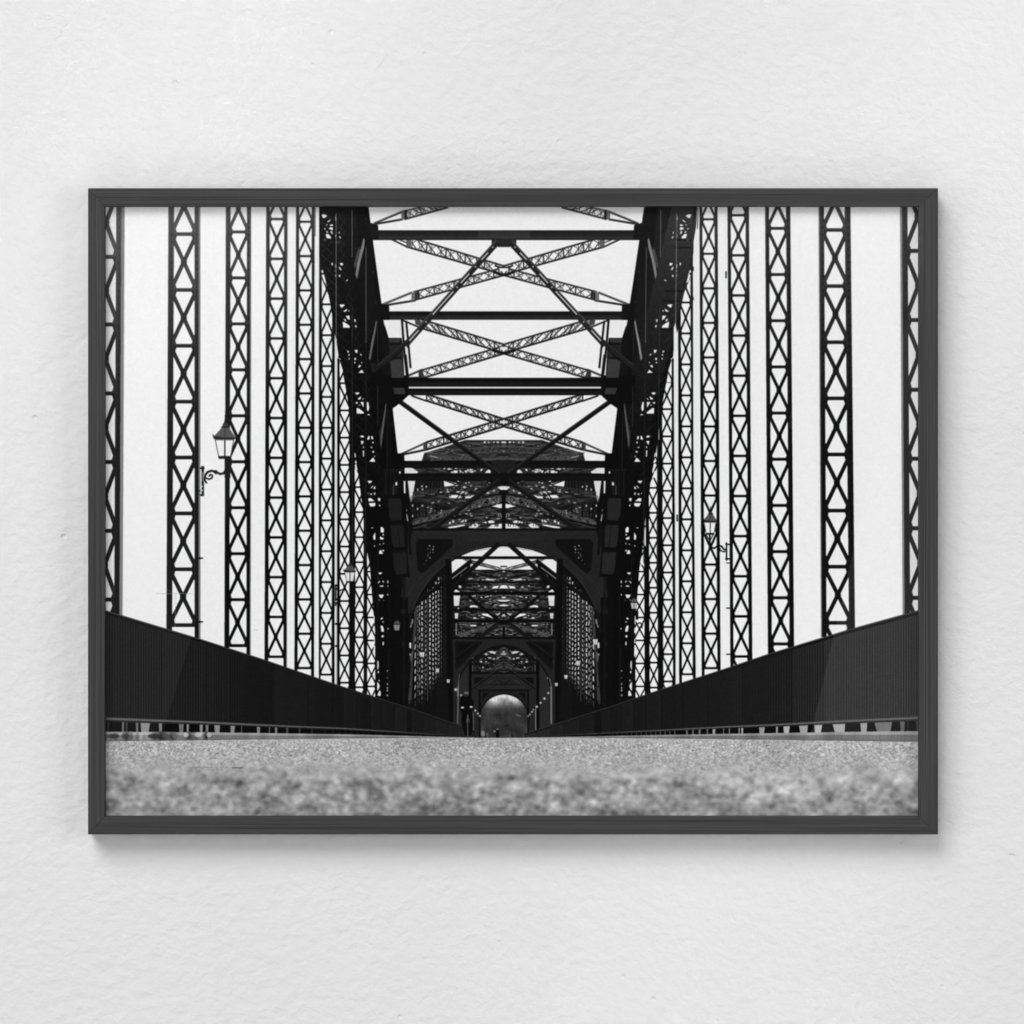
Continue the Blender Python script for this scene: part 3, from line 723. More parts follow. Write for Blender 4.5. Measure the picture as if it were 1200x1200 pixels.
def right_hangers():
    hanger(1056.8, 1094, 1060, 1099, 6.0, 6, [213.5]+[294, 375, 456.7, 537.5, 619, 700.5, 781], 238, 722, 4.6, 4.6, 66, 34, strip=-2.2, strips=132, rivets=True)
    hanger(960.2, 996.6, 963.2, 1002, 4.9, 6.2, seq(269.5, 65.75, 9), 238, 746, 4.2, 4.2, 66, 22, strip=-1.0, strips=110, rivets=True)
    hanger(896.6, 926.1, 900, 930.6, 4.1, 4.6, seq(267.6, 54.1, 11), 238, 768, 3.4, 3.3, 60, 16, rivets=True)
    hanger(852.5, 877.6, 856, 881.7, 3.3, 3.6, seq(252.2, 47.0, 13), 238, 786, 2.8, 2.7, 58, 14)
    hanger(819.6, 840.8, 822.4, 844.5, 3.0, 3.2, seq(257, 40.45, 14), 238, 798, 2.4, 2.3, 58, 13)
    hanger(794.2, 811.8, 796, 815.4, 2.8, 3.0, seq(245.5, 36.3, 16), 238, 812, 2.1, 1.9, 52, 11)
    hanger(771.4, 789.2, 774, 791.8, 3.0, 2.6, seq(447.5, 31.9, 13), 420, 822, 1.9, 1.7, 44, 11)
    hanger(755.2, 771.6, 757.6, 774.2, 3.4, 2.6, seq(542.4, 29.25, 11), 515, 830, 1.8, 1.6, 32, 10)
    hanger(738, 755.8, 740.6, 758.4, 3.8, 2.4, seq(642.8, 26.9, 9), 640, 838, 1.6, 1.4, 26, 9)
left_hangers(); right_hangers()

# ================================================================ the great arch ribs either side
K1 = F(365, 235, 12); K3 = F(365, 330, 10); K4 = F(400, 440, 10); K6 = F(410, 550, 10); K7 = F(420, 660, 10); K8 = F(380, 640, 15); K9 = F(440, 750, 10)
rib_out = [(374, 237), (374, 300), (377, 312), (380, 322), (383, 334), (387, 356), (389.5, 370), (391, 385), (394.5, 400), (396.4, 415), (399.3, 426), (401.5, 434), (404, 448), (406.5, 462),
           (409, 477), (411, 495), (413, 512), (415, 530), (417.5, 543), (419.5, 553), (421.5, 566), (423, 580), (426, 600), (428.5, 620), (430.3, 645), (432, 655), (434, 668), (435.5, 690), (438, 720), (440, 745), (441.4, 770), (443, 790), (446, 815), (448, 840)]
rib_in = [(470, 840), (470, 700), (474, 620), (474.5, 600), (474, 540), (473.6, 531), (465.5, 531.2), (460, 478), (468.6, 472.4), (474, 464.4), (478.8, 463), (479, 442.8), (457.5, 443), (455.4, 396), (449.2, 375),
          (456.2, 374.6), (456, 364.9), (455.4, 358.4), (447, 355.6), (436.4, 281.2), (443.4, 279), (442.9, 264), (433.4, 260.8), (430.8, 237)]
def rib():
    s = 9 if MIR else 0
    poly(rib_out+rib_in, 12)
    poly([(440, 240), (470, 240), (470, 470), (450, 470)], 21, 0)
    ly = lambda y: (y-Y0)*SC
    # lighter plates high up, darker lower down
    for i in range(60):
        y0 = 237+i*10; f = max(0, 1-i/24)
        P = [p for p in rib_out]
        xo0 = np.interp(y0, [q[1] for q in rib_out], [q[0] for q in rib_out]); xo1 = np.interp(y0+10, [q[1] for q in rib_out], [q[0] for q in rib_out])
        xi0 = np.interp(y0, [237, 281, 355, 470, 531], [429, 435, 446, 455, 464]); xi1 = np.interp(y0+10, [237, 281, 355, 470, 531], [429, 435, 446, 458, 464])
        poly([(xo0, y0), (xi0, y0), (xi1, y0+10), (xo1, y0+10)], 9+(25+s)*f)
    if MIR:      # the rib's box face, turned to the light on this side
        globals()['MIR'] = 0
        face = [(787, 240), (816.6, 240), (816.4, 262), (812.4, 285), (811, 300), (804, 335), (797, 360), (791, 390), (782, 420), (768, 470), (752, 540), (738, 560), (726, 500), (733, 470), (744, 420), (762, 340), (775, 285)]
        for i in range(36):
            y0 = 240+i*9
            l = np.interp(y0, [240, 285, 340, 420, 470, 560], [787, 775, 762, 744, 733, 724]); r_ = np.interp(y0, [240, 262, 285, 300, 335, 360, 390, 420, 470, 560], [816.6, 816.4, 812.4, 811, 804, 797, 791, 782, 768, 755])
            l1 = np.interp(y0+9, [240, 285, 340, 420, 470, 560], [787, 775, 762, 744, 733, 724]); r1 = np.interp(y0+9, [240, 262, 285, 300, 335, 360, 390, 420, 470, 560], [816.6, 816.4, 812.4, 811, 804, 797, 791, 782, 768, 755])
            poly([(l, y0), (r_, y0), (r1, y0+9), (l1, y0+9)], 50*(1-i/34)+10)
        seg((787, 240), (733, 470), .8, 16, .8)
        globals()['MIR'] = 1
    poly([(416, 237), (431, 237), (447, 357), (440, 380), (430, 400), (424, 330)], 26 if not MIR else 30)
    poly(rib_in[9:20]+[(440, 350), (446, 400), (450, 450)], 22)
    poly([(452, 470), (460, 478), (466, 531), (474, 540), (474, 620), (455, 620)], 9)
    poly([(430, 260), (443, 264), (444, 281), (436, 281.2)], 31); poly([(446, 356), (456, 358), (456.5, 374.8), (449, 375)], 24)
    poly([(440, 440), (478, 440), (478, 464), (468, 473), (458, 480), (440, 470)], 12)
    # lattice seen inside the rib
    for k in range(26):
        y = 246+k*13; xo = np.interp(y, [q[1] for q in rib_out], [q[0] for q in rib_out])
        v = 66-k*1.2
        seg((xo+2, y), (xo+15, y+12), 1.2, v, .6); seg((xo+15, y-2), (xo+3, y+11), 1.0, v-4, .5); seg((xo+20, y), (xo+30, y+16), 1.3, v-6, .45); seg((xo+31, y-3), (xo+22, y+12), 1.0, v-2, .4)
    for y in (281, 290, 341, 353, 386, 438, 489, 495, 549, 596, 640, 690): 
        xo = np.interp(y, [q[1] for q in rib_out], [q[0] for q in rib_out]); seg((xo+3, y), (xo+22, y), 2.2, 12+max(0, 16-(y-281)/14), .7)
    W = 236
    holes = [K1(140, 200, 175, 192, 222, 212, 195, 240, 165, 250), K1(218, 300, 265, 265, 262, 285, 235, 305), K1(255, 345, 290, 332, 300, 335, 300, 358, 265, 360), K1(238, 395, 270, 375, 300, 378, 300, 420),
             K1(205, 430, 225, 430, 238, 455, 215, 450), K1(265, 432, 290, 430, 300, 480, 280, 462), K1(200, 470, 235, 468, 275, 510, 275, 535, 215, 530), K1(335, 235, 342, 215, 350, 280, 335, 275), K1(385, 440, 400, 440, 398, 465, 386, 462),
             K1(388, 500, 402, 502, 415, 530, 400, 534), K1(336, 480, 348, 485, 346, 515, 336, 515), K1(280, 880, 298, 870, 300, 915, 282, 905), K1(395, 880, 440, 876, 445, 910, 415, 915), K1(383, 935, 400, 935, 425, 978, 400, 975),
             K1(385, 1045, 405, 1045, 405, 1075, 386, 1075), K1(335, 895, 350, 905, 350, 950, 336, 945), K1(336, 980, 348, 985, 346, 1000, 336, 1000), K1(480, 1130, 510, 1108, 514, 1122, 490, 1136), K1(210, 335, 225, 335, 222, 350, 212, 350), K1(180, 390, 200, 388, 195, 408, 182, 405),
             K1(140, 990, 155, 970, 168, 1015, 145, 1018), K1(140, 1045, 170, 1045, 205, 1160, 180, 1150), K1(145, 1160, 175, 1200, 145, 1200), K1(336, 1040, 350, 1050, 346, 1070, 336, 1070),
             K3(328, 268, 388, 268, 385, 285, 350, 308), K3(368, 350, 415, 318, 420, 330, 400, 355), K3(400, 400, 445, 398, 450, 450, 425, 440), K3(365, 468, 395, 480, 445, 515, 450, 542, 372, 540), K3(378, 435, 400, 440, 410, 468, 390, 462),
             K3(500, 440, 515, 440, 520, 470, 505, 475), K3(510, 512, 525, 508, 530, 538, 515, 535), K3(432, 340, 444, 330, 444, 350, 434, 355), K3(505, 800, 540, 798, 538, 840, 515, 830), K3(415, 810, 435, 808, 440, 835, 425, 828), K3(430, 850, 445, 850, 446, 870, 434, 868),
             K3(502, 895, 520, 890, 525, 918, 504, 918), K3(568, 845, 585, 850, 588, 868, 572, 862), K3(432, 900, 448, 890, 448, 912, 436, 912), K3(545, 1005, 560, 972, 585, 985, 560, 1008), K3(548, 1068, 590, 1032, 616, 1070), K3(502, 938, 515, 938, 515, 958, 503, 956),
             K3(583, 940, 596, 942, 594, 955, 584, 954), K3(325, 895, 335, 895, 342, 918, 330, 915), K3(328, 965, 345, 965, 370, 1045, 345, 1090, 330, 1100), K3(330, 1180, 370, 1100, 388, 1180),
             K4(158, 200, 205, 198, 215, 208, 182, 228), K4(190, 272, 235, 240, 225, 275, 210, 285), K4(222, 312, 262, 308, 262, 378), K4(178, 380, 205, 385, 265, 430, 262, 448, 180, 446), K4(168, 312, 195, 312, 192, 330, 170, 330), K4(245, 280, 262, 258, 262, 275, 250, 288),
             K4(298, 312, 315, 310, 328, 375, 318, 418, 300, 408), K4(298, 462, 325, 448, 338, 468), K4(215, 338, 222, 350, 210, 355, 205, 345), K4(215, 710, 250, 700, 268, 718, 262, 728, 235, 725), K4(300, 750, 318, 705, 333, 712, 328, 752), K4(348, 712, 368, 710, 372, 750, 352, 745),
             K4(228, 765, 262, 768, 262, 780, 238, 815), K4(360, 780, 378, 772, 378, 798, 365, 795), K4(250, 880, 266, 878, 266, 955, 255, 950), K4(362, 885, 385, 885, 382, 905, 365, 905), K4(325, 1010, 360, 972, 375, 960, 400, 1012), K4(255, 832, 266, 830, 266, 850, 252, 848),
             K4(340, 835, 365, 838, 360, 850, 345, 848), K4(385, 940, 396, 940, 394, 955, 386, 955), K4(155, 905, 163, 905, 172, 955, 155, 955), K4(158, 1020, 172, 985, 180, 1025, 165, 1030), K4(155, 1045, 175, 1045, 192, 1110, 175, 1105), K4(155, 1110, 165, 1115, 195, 1200, 158, 1200),
             K6(203, 132, 262, 132, 255, 150, 228, 165), K6(240, 222, 268, 188, 275, 195, 255, 220), K6(272, 228, 296, 188, 300, 230), K6(235, 298, 250, 272, 262, 298), K6(280, 272, 298, 270, 298, 298, 284, 298), K6(215, 340, 245, 335, 292, 372, 218, 375),
             K6(220, 395, 300, 392, 298, 425, 275, 436, 240, 436), K6(325, 340, 345, 332, 358, 345, 355, 370, 335, 372), K6(340, 415, 355, 412, 358, 430, 345, 436), K6(360, 678, 380, 672, 400, 700, 398, 740, 362, 738), K6(272, 780, 298, 735, 300, 820, 280, 828),
             K6(350, 785, 400, 805, 385, 825, 355, 820), K6(380, 755, 400, 758, 398, 776, 385, 776), K6(340, 990, 348, 950, 365, 942, 390, 990), K6(385, 875, 398, 852, 400, 870, 390, 880), K6(250, 680, 270, 678, 268, 692, 252, 690), K6(282, 890, 296, 888, 294, 905, 284, 905),
             K6(345, 872, 358, 870, 356, 885, 346, 885), K6(212, 275, 222, 275, 220, 290, 213, 290), K6(330, 400, 338, 400, 336, 410), K6(375, 945, 398, 940, 400, 960, 390, 965),
             K6(198, 1015, 210, 1010, 230, 1090, 202, 1130), K6(200, 1190, 232, 1135, 240, 1190),
             K7(232, 108, 280, 108, 275, 120, 250, 134), K7(222, 232, 245, 205, 258, 208, 235, 236), K7(282, 200, 296, 205, 300, 232, 285, 220), K7(250, 262, 290, 258, 296, 272, 255, 276), K7(340, 200, 352, 205, 350, 235, 338, 230), K7(235, 368, 300, 366, 280, 408, 255, 406),
             K7(235, 425, 248, 425, 246, 440), K7(288, 425, 300, 430, 298, 442), K7(222, 172, 236, 170, 234, 182), K7(265, 170, 275, 170, 275, 180), K7(255, 655, 275, 632, 290, 640, 272, 662), K7(258, 730, 285, 732, 300, 780, 296, 805, 270, 800), K7(270, 850, 285, 838, 300, 850, 290, 870, 275, 868),
             K7(282, 920, 298, 920, 298, 960, 285, 962), K7(282, 680, 296, 680, 295, 695, 284, 695), K7(340, 760, 355, 760, 352, 775, 342, 775), K7(338, 262, 352, 262, 350, 275, 340, 274), K7(178, 615, 190, 620, 190, 710, 178, 700), K7(180, 745, 192, 740, 196, 815, 182, 815),
             K7(180, 880, 192, 885, 195, 940, 182, 935), K7(175, 960, 195, 960, 196, 1100, 185, 1090), K7(338, 358, 350, 358, 350, 378, 340, 378),
             K9(18, 240, 35, 245, 40, 300, 30, 348, 18, 340), K9(25, 365, 42, 360, 42, 385, 28, 388), K9(20, 485, 40, 510, 52, 540, 30, 590, 20, 590), K9(20, 650, 45, 590, 62, 600, 62, 655), K9(85, 20, 98, 25, 96, 60, 86, 58), K9(132, 355, 150, 352, 150, 368, 135, 368),
             K9(135, 505, 150, 505, 150, 525, 136, 525), K9(133, 550, 150, 550, 150, 568, 136, 570), K9(133, 580, 150, 580, 150, 600, 134, 600), K9(130, 640, 148, 640, 148, 655, 132, 655), K9(35, 465, 50, 465, 48, 485, 38, 482), K9(132, 440, 145, 440, 142, 450)]
    for h in holes: poly(h, W)
    # glints on the rib's web
    for (c, v) in ((K1(165, 545, 200, 530, 205, 580, 180, 575), 84), (K1(350, 560, 420, 575, 410, 605, 350, 600), 62)): poly(c, v, .7)
    # rail strips lit from outside
    hl = [(369.2, 243, 277, 1.6, 112), (393.9, 250, 398, 1.0, 118), (412.6, 245, 301, .8, 120), (412.7, 360, 600, .9, 60), (428.9, 290, 402, 1.1, 92), (428.9, 402, 560, .8, 50), (442.4, 385, 432, .8, 60), (442.6, 452, 500, .8, 66), (454, 480, 550, 1.2, 42), (457, 480, 560, .6, 36),
          (413, 600, 690, 1.6, 42), (428.6, 560, 660, 1.3, 44), (442.6, 640, 760, .9, 32), (456.4, 690, 820, .8, 30), (455, 760, 830, 1.3, 26), (442, 700, 790, .6, 30)]
    for x, a, b, w, v in hl: seg((x, a), (x, b), w, v, .85)
    # tilted plates that catch the light
    for q, v in ((K1(735, 520, 750, 560, 740, 660, 690, 850, 640, 1110, 620, 1040, 640, 900, 690, 700), 128), (K1(665, 650, 690, 700, 640, 900, 610, 960, 598, 900, 630, 760), 70), (K3(760, 440, 768, 480, 745, 620, 690, 925, 672, 900, 700, 720), 104 if not MIR else 140),
                 (K4(520, 310, 528, 350, 505, 560, 465, 870, 452, 760, 480, 560), 88), (K4(440, 660, 470, 560, 455, 800), 46)): poly(q, v)
    for k in range(5): seg((414+k*.5, 290+k*4), (419, 292+k*4), .8, 56, .7); seg((431, 386+k*5), (435, 389+k*5), .7, 52, .6); seg((443.5, 478+k*5), (448, 482+k*4.6), .7, 44, .6)
    for x, y in ((429, 256.5), (437.5, 318.4), (441, 354), (459.8, 498), (463.8, 529)): dot(x, y, 1, .9, 66, .7)
    # cabin-like panels between posts
    poly([(453.8, 375), (469.8, 375), (469.8, 396), (455.6, 396)], 236)
    poly([(449.2, 375), (451, 375), (451, 384)], 220)
    poly([(455.4, 396), (470.6, 396), (472, 407), (474, 443), (457.4, 443)], 22)
    poly([(455.6, 397), (469.6, 397), (468, 401.4), (455.8, 401.4)], 56)
    poly([(456.2, 404), (470, 404), (468, 412), (461, 418.4), (456.8, 418.4)], 40); poly([(472, 410), (473, 419), (464, 418.4)], 44)
    poly([(457, 423), (462, 421), (471.6, 420.6), (473.2, 442.6), (459, 442.6)], 60)
    poly([(460.6, 454.4), (474, 454.4), (475, 462), (462.6, 462)], 56)
    rect(458.6, 437, 478, 443.2, 14, 0)
    seg((471, 374.6), (473.6, 410), 2.6, 26); seg((473.6, 405), (477.6, 443), 3.6, 22)
    seg((476, 376), (481.2, 431.4), 2.4, 30)
    poly([(472.6, 378), (474.6, 378.4), (475.6, 389), (473.6, 389)], 232); poly([(474.4, 406), (476.4, 405), (477.6, 415), (475.4, 415.6)], 228); poly([(477, 419), (478.6, 419), (480, 432), (478.4, 432)], 226)
    dot(475, 401.2, 1.1, 1.1, 190)
    seg((478, 400), (440, 432), 5.6, 37); poly([(434, 424), (440, 426), (445, 431), (440, 437), (436, 436)], 33); seg((477, 398.8), (443, 427.6), 1.2, 56, .7)
    # lower panels
    poly([(447, 549), (472, 549), (473.5, 564), (472, 582), (450, 582)], 15)
    seg((450, 550.6), (472, 550.8), 1.6, 34)
    for x, w in ((452, 1.4), (458, 1), (461.5, .9), (463.8, .6)): seg((x, 552), (x, 580), w, 32)
    poly([(463.2, 566), (465.4, 564), (465.6, 568.6), (463.4, 569)], 232); dot(468.6, 553.6, 1.1, 1.4, 225)
    seg((461, 568), (461, 580), 1.4, 90, .7); seg((464.5, 571), (464.5, 579), .6, 60)
    for a in (0, 1, 2):
        x = 454+a*3.0; y = 583+a*31.5
        poly([(x-1, y-1.5), (x+17.2, y-1.5), (x+20, y+30), (x+1.6, y+30)], 11)
        poly([(x+.6, y+.8), (x+15, y+.4), (x+16.6, y+5), (x+17.2, y+26.4), (x+4.4, y+27.2), (x+1.8, y+20)], 35 if not MIR else 42)
    poly([(466, 614), (466.6, 614)]+[(470, 650), (469, 650)], 20)
    seg((474.4, 563), (477.4, 600), 3.0, 12); seg((477.4, 600), (480.8, 650), 3.0, 14); seg((478.4, 600), (479.4, 650), 1.0, 34, .8)
    poly([(473, 563.6), (475, 563.6), (475.2, 578), (473.4, 578)], 232); poly([(476, 601), (477.4, 604), (478.6, 611), (477.2, 610)], 200); dot(476.6, 598, .6, 1.6, 120)
both(rib)
rect(419, 236, 760, 241.6, 40, 0)
# bright slits between hangers
seg((393.9, 397), (393.9, 812), 1.3, 214); seg((394.6, 700), (394.7, 812), .6, 160)
for y in (686, 690, 702.5, 706.5, 731, 757): seg((392.6, y), (395.4, y), 2.2, 16)
poly([(369, 276), (373.8, 291), (373.8, 803), (368.6, 801)], 237)
poly([(818.8, 243), (818.8, 243), (818, 800), (815.4, 806), (812.4, 520), (812, 300), (817.2, 268)], 237)
poly([(812.2, 262), (817.5, 243), (812, 243)], 44); seg((818, 243), (817.6, 268), 1.2, 112)
poly([(789.4, 385), (791.4, 378), (793.8, 392), (795.4, 806), (791.8, 812), (791.6, 700), (789.6, 480)], 236)
for x, y, h in ((812.2, 315, 5), (793.6, 607, 8), (850.9, 322, 8), (877.9, 648, 12), (926.6, 494, 16), (812, 350, 4)): rect(x-.9, y-h/2, x+.9, y+h/2, 40)

# ================================================================ lanterns on the hangers
L6 = F(225, 480, 15)
def lantern(x, y, s, face=1, glass=240, dark=40, arm=True):
    """wall lantern: finial, hipped hood, tapering panes; x, y = middle of the hood's eave"""
    def p(*c): return [(x+c[i]*s*face, y+c[i+1]*s) for i in range(0, len(c), 2)]
    poly(p(-9.6, 3.0, 8.6, 3.0, 8.2, 6, -9.2, 6), 72)
    poly(p(-9.2, 4.8, 11, 4.8, 8.2, 23.6, -5.6, 23.6), glass)
    for a in (p(-9.4, 3, -5.2, 24), p(11.8, 3, 8.0, 24)): seg(a[0], a[1], .75*s, dark)
    a = p(1.6, 3, 1.6, 24); seg(a[0], a[1], 1.5*s, dark)
    poly(p(-6, 23, 8.6, 23, 8.4, 26.2, -5.2, 26.2), dark-8)
    poly(p(-9, 3.2, 12.6, 3.2, 12, 5.4, -8.6, 5.4), 88)
    poly(p(-11, 1.6, -1.5, -9, 6, -9, 13.6, 2.4, 12, 3.4, -9.6, 3.2), 84)
    poly(p(-11.6, 2.4, 13.6, 2.4, 13, 4.0, -10, 4.0), dark-8)
    poly(p(-12.4, -2, -9.4, 1.2, 0, 1.4, -11, 3.6), dark)
    poly(p(1, -8, 3, -8, 2.4, 2, .4, 2), 60, .7)
    poly(p(-1.6, -9, -.2, -13.6, 4.4, -14, 6.2, -8.6), 62); poly(p(-3, -8.6, 7, -8.6, 6.4, -10.4, -1.4, -10.4), dark)
    poly(p(.4, -13, 1.2, -17, 3, -17, 4, -13), dark); seg(*p(2, -17, 2.1, -23), 1.2*s, dark)
lantern(261.8, 510.2, 1.05, 1, dark=36)
rect(263.2, 537, 270, 560, 26)
path([(240.6, 556.6), (243.4, 553), (248, 551.6), (253, 553), (258, 555.4), (262, 554.6), (264.4, 551)], 2.5, 22)
poly([(249, 551), (254, 551), (255.6, 553.4), (253, 556), (250, 553.6)], 26)
path([(241, 560), (245, 561.6), (248.4, 560), (249, 557), (246.4, 556), (245, 558)], 1.8, 22)
path([(241, 556), (239.6, 562), (242, 566)], 2.0, 22)
seg((237.6, 546), (237.6, 581), 2.8, 22); seg((237.9, 553), (237.9, 564), .8, 210); seg((234, 548.6), (239.6, 548.6), 2.0, 22); seg((233, 575), (238, 575), 1.4, 22); seg((234, 580.2), (239, 580.2), 2, 22)
for y in (570, 574.6): dot(236.3, y, 1.2, 1.2, 225)
for y in (654, 728.6): seg((231, y), (238, y), 1.5, 18); seg((234.4, y-1.4), (234.4, y+1.4), 1.4, 18)
# right-hand lantern
lantern(831.2, 608.8, .68, 1, dark=26)
path([(831.8, 626), (831.9, 641)], 2.0, 12); path([(827.5, 626), (831.8, 634), (836, 626)], 1.0, 18); path([(831.9, 640), (834, 642)], 2.0, 12)
path([(833, 641.4), (837, 642.4), (840, 640.4), (843, 639.2), (846, 640.4), (848, 643.4), (850.6, 644.4)], 1.9, 10)
path([(843.4, 642), (844.4, 645), (847, 646.2), (849.8, 646.4)], 1.3, 14); dot(842.4, 645, 2, 1.6, 18)
seg((851.4, 635.4), (851.4, 657), 1.6, 16); seg((850, 637.6), (856, 638), 1.6, 16); seg((852.8, 641), (852.8, 652), 1, 225); seg((850, 654.4), (856, 655), 1.8, 14); seg((851, 659.6), (856, 659.8), 1, 16)
for y in (712.5, 766.5): seg((851, y), (856, y), 1.3, 18)
# smaller ones further off
lantern(409.2, 667.6, .58, 1, dark=20, glass=225); rect(410.4, 683, 416.6, 708, 14)
path([(398, 692), (402, 690.6), (405, 691.6), (407, 693)], 1.3, 16); dot(399, 694, 1.2, 1.5, 190); dot(409, 694, .9, 1.3, 200)
seg((393.4, 686), (393.4, 710), 1.6, 20); dot(393.7, 704.6, .7, .9, 220)
lantern(464.6, 730.4, .36, 1, dark=14, glass=150); seg((464.6, 722), (464.6, 728), .8, 30)
lantern(742.4, 704.6, .38, 1, dark=16, glass=190)
path([(744, 735.4), (746, 731), (750, 729.6), (753, 732), (752, 736)], 1.2, 12); rect(745, 716, 748, 726, 12)
# faint cranes on the skyline
seg((183, 695.4), (226, 695.6), .6, 180, .8); seg((206, 695), (205, 735), .45, 190, .8); seg((192, 690), (206, 695), .35, 205, .7)
seg((285, 748), (284.6, 762), .4, 190, .7); seg((297, 738), (302.4, 738.4), .5, 170, .7); seg((133, 640), (133, 700), .4, 226, .5)

# ================================================================ parapets
def parapet(side):
    # (x, top edge y, top of the lower rail y, bottom of rail, road edge)
    if side == 0:
        Xs = [118, 123, 232.5, 310, 340, 400, 478.7, 541.5, 560]; top = [713.4, 715, 748, 773, 783.4, 804, 829, 850.8, 857]
        rail = [839.8, 840, 844.6, 848.4, 850, 852.4, 858, 862.6, 864]; road = [868.6, 868.4, 866.6, 865.9, 865.6, 865.3, 864.9, 864.5, 864.4]
    else:
        Xs = [1082, 1076.7, 995, 900, 850, 780, 711, 629, 615]; top = [713.4, 715, 737.6, 766.4, 783.4, 806, 829, 855, 859]
        rail = [838.6, 839, 843, 848.4, 850.6, 854.6, 858.4, 862.8, 864]; road = [868.4, 868.2, 866.9, 866.1, 865.7, 865.3, 865, 864.5, 864.4]
    n = len(Xs)
    P = [(Xs[i], top[i]) for i in range(n)]; R = [(Xs[i], rail[i]) for i in range(n)]; Q = [(Xs[i], road[i]+1) for i in range(n)]
    poly(P+Q[::-1], 24)
    step = .8
    N = 900
    xs = np.linspace(Xs[0], Xs[-1], N)
    o = np.argsort(Xs); xa = np.array(Xs)[o]
    fT = lambda x: np.interp(x, xa, np.array(top)[o]); fR = lambda x: np.interp(x, xa, np.array(rail)[o]); fQ = lambda x: np.interp(x, xa, np.array(road)[o])
    # sheets of the parapet: tone changes from sheet to sheet and fine corrugation near the lens
    r = random.Random(40+side)
    if side == 0: seams = [118, 190, 243, 270, 321, 361, 390, 402, 418, 434, 447, 462, 478, 482, 496, 510, 525, 541, 560]; tones = [27, 28, 26, 19, 24, 21, 20, 24, 20, 25, 22, 27, 16, 24, 26, 30, 33, 35]
    else: seams = [1082, 1015, 965, 928, 870, 829, 800, 775, 757, 742, 728, 716, 704, 697, 680, 660, 645, 629, 615]; tones = [50, 47, 34, 24, 25, 24, 22, 25, 21, 26, 22, 24, 14, 25, 27, 31, 36, 38]
    for i in range(len(tones)):
        a, b = seams[i], seams[i+1]
        poly([(a, fT(a)+3), (b, fT(b)+2), (b, fR(b)), (a, fR(a))], tones[i]+5)
        seg((a, fT(a)+3), (a, fR(a)), .9, max(4, tones[i]-14), .85); seg((a+(1 if side == 0 else -1), fT(a)+3), (a+(1 if side == 0 else -1), fR(a)), .6, tones[i]+16, .5)
        poly([(a, fT(a)+3), (lerp(a, b, .3), fT(lerp(a, b, .3))+3), (lerp(a, b, .3), fR(lerp(a, b, .3))), (a, fR(a))], tones[i]+9, .5)
    for x in np.arange(124, 400, 3.05):
        X = x if side == 0 else AX-x+16
        f = max(0, 1-(x-124)/260)
        b = 13 if side else 0
        seg((X, fT(X)+6), (X, fR(X)-1), 1.1, 44+b+9*r.random(), .7*f); seg((X+1.5, fT(X)+6), (X+1.5, fR(X)-1), 1.1, 14+b, .6*f)
    # coping
    for i in range(n-1):
        s0, s1 = abs(Xs[i]-590)/470, abs(Xs[i+1]-590)/470
        poly([(Xs[i], top[i]), (Xs[i+1], top[i+1]), (Xs[i+1], top[i+1]+.8+3.8*s1), (Xs[i], top[i]+.8+3.8*s0)], 13)
        poly([(Xs[i], top[i]-.2), (Xs[i+1], top[i+1]-.2), (Xs[i+1], top[i+1]+.6+1.0*s1), (Xs[i], top[i]+.6+1.0*s0)], 62)
        poly([(Xs[i], top[i]+3.6*s0+.6), (Xs[i+1], top[i+1]+3.6*s1+.6), (Xs[i+1], top[i+1]+4.6*s1+.8), (Xs[i], top[i]+4.6*s0+.8)], 36)
    # lower rail, dark gap with gaps of light, kerb
    def band(f0, f1, v, a=1):
        pts = [(x, fR(x)+(fQ(x)-fR(x))*f0) for x in xs[::12]]+[(x, fR(x)+(fQ(x)-fR(x))*f1) for x in xs[::12]][::-1]
        poly(pts, v, a)
    band(0, 1.05, 8)
    if side: gaps = [(15, 24, 130), (45, 52, 150), (75, 84, 150), (112, 120, 120), (140, 154, 190), (190, 194, 170), (217, 221, 200), (262, 268, 190), (274, 284, 200), (358, 386, 175), (437, 447, 190), (472, 503, 205), (545, 588, 185), (617, 655, 205), (702, 762, 195), (832, 866, 185), (898, 982, 135), (1018, 1042, 110), (1052, 1058, 70), (1092, 1120, 80)]; gaps = [(800+p/4, 800+q/4, v) for p, q, v in gaps]
    else: gaps = [(104, 110, 80), (172, 182, 140), (190, 198, 90), (236, 249, 130), (258, 304, 165), (344, 360, 150), (438, 462, 130), (474, 486, 160), (535, 551, 165), (563, 578, 140), (604, 632, 165), (680, 702, 160), (730, 735, 110), (803, 820, 150), (860, 866, 120), (888, 900, 150), (940, 952, 90), (1000, 1008, 80), (1060, 1066, 70), (1120, 1124, 60)]; gaps = [(100+p/4, 100+q/4, v) for p, q, v in gaps]
    if side: gaps += [(790-i*5.6, 791.4-i*5.6, 110-i*5) for i in range(14)]
    else: gaps += [(390+i*7, 391+i*7, 55-i*3) for i in range(10)]
    for x0, x1, v in gaps:
        f = lambda x, k: fR(x)+(fQ(x)-fR(x))*k
        m = (x1-x0)*.12; l = r.uniform(-.25, .25)*(x1-x0)
        poly([(x0, f(x0, .18)), (x1, f(x1, .18)), (x1-m+l*.3, f(x1, .62)), (x0+m+l*.3, f(x0, .62))], v, .88)
        poly([(x0+m, f(x0, .3)), ((x0+x1)/2, f(x1, .3)), ((x0+x1)/2, f(x1, .5)), (x0+m, f(x0, .55))], v-25, .5)
    band(0, .10, 62); band(.03, .12, 112, .8); band(.12, .2, 44)
    kn = noise(1, N, 9)[0]; kf = noise(1, N, 3.2)[0]
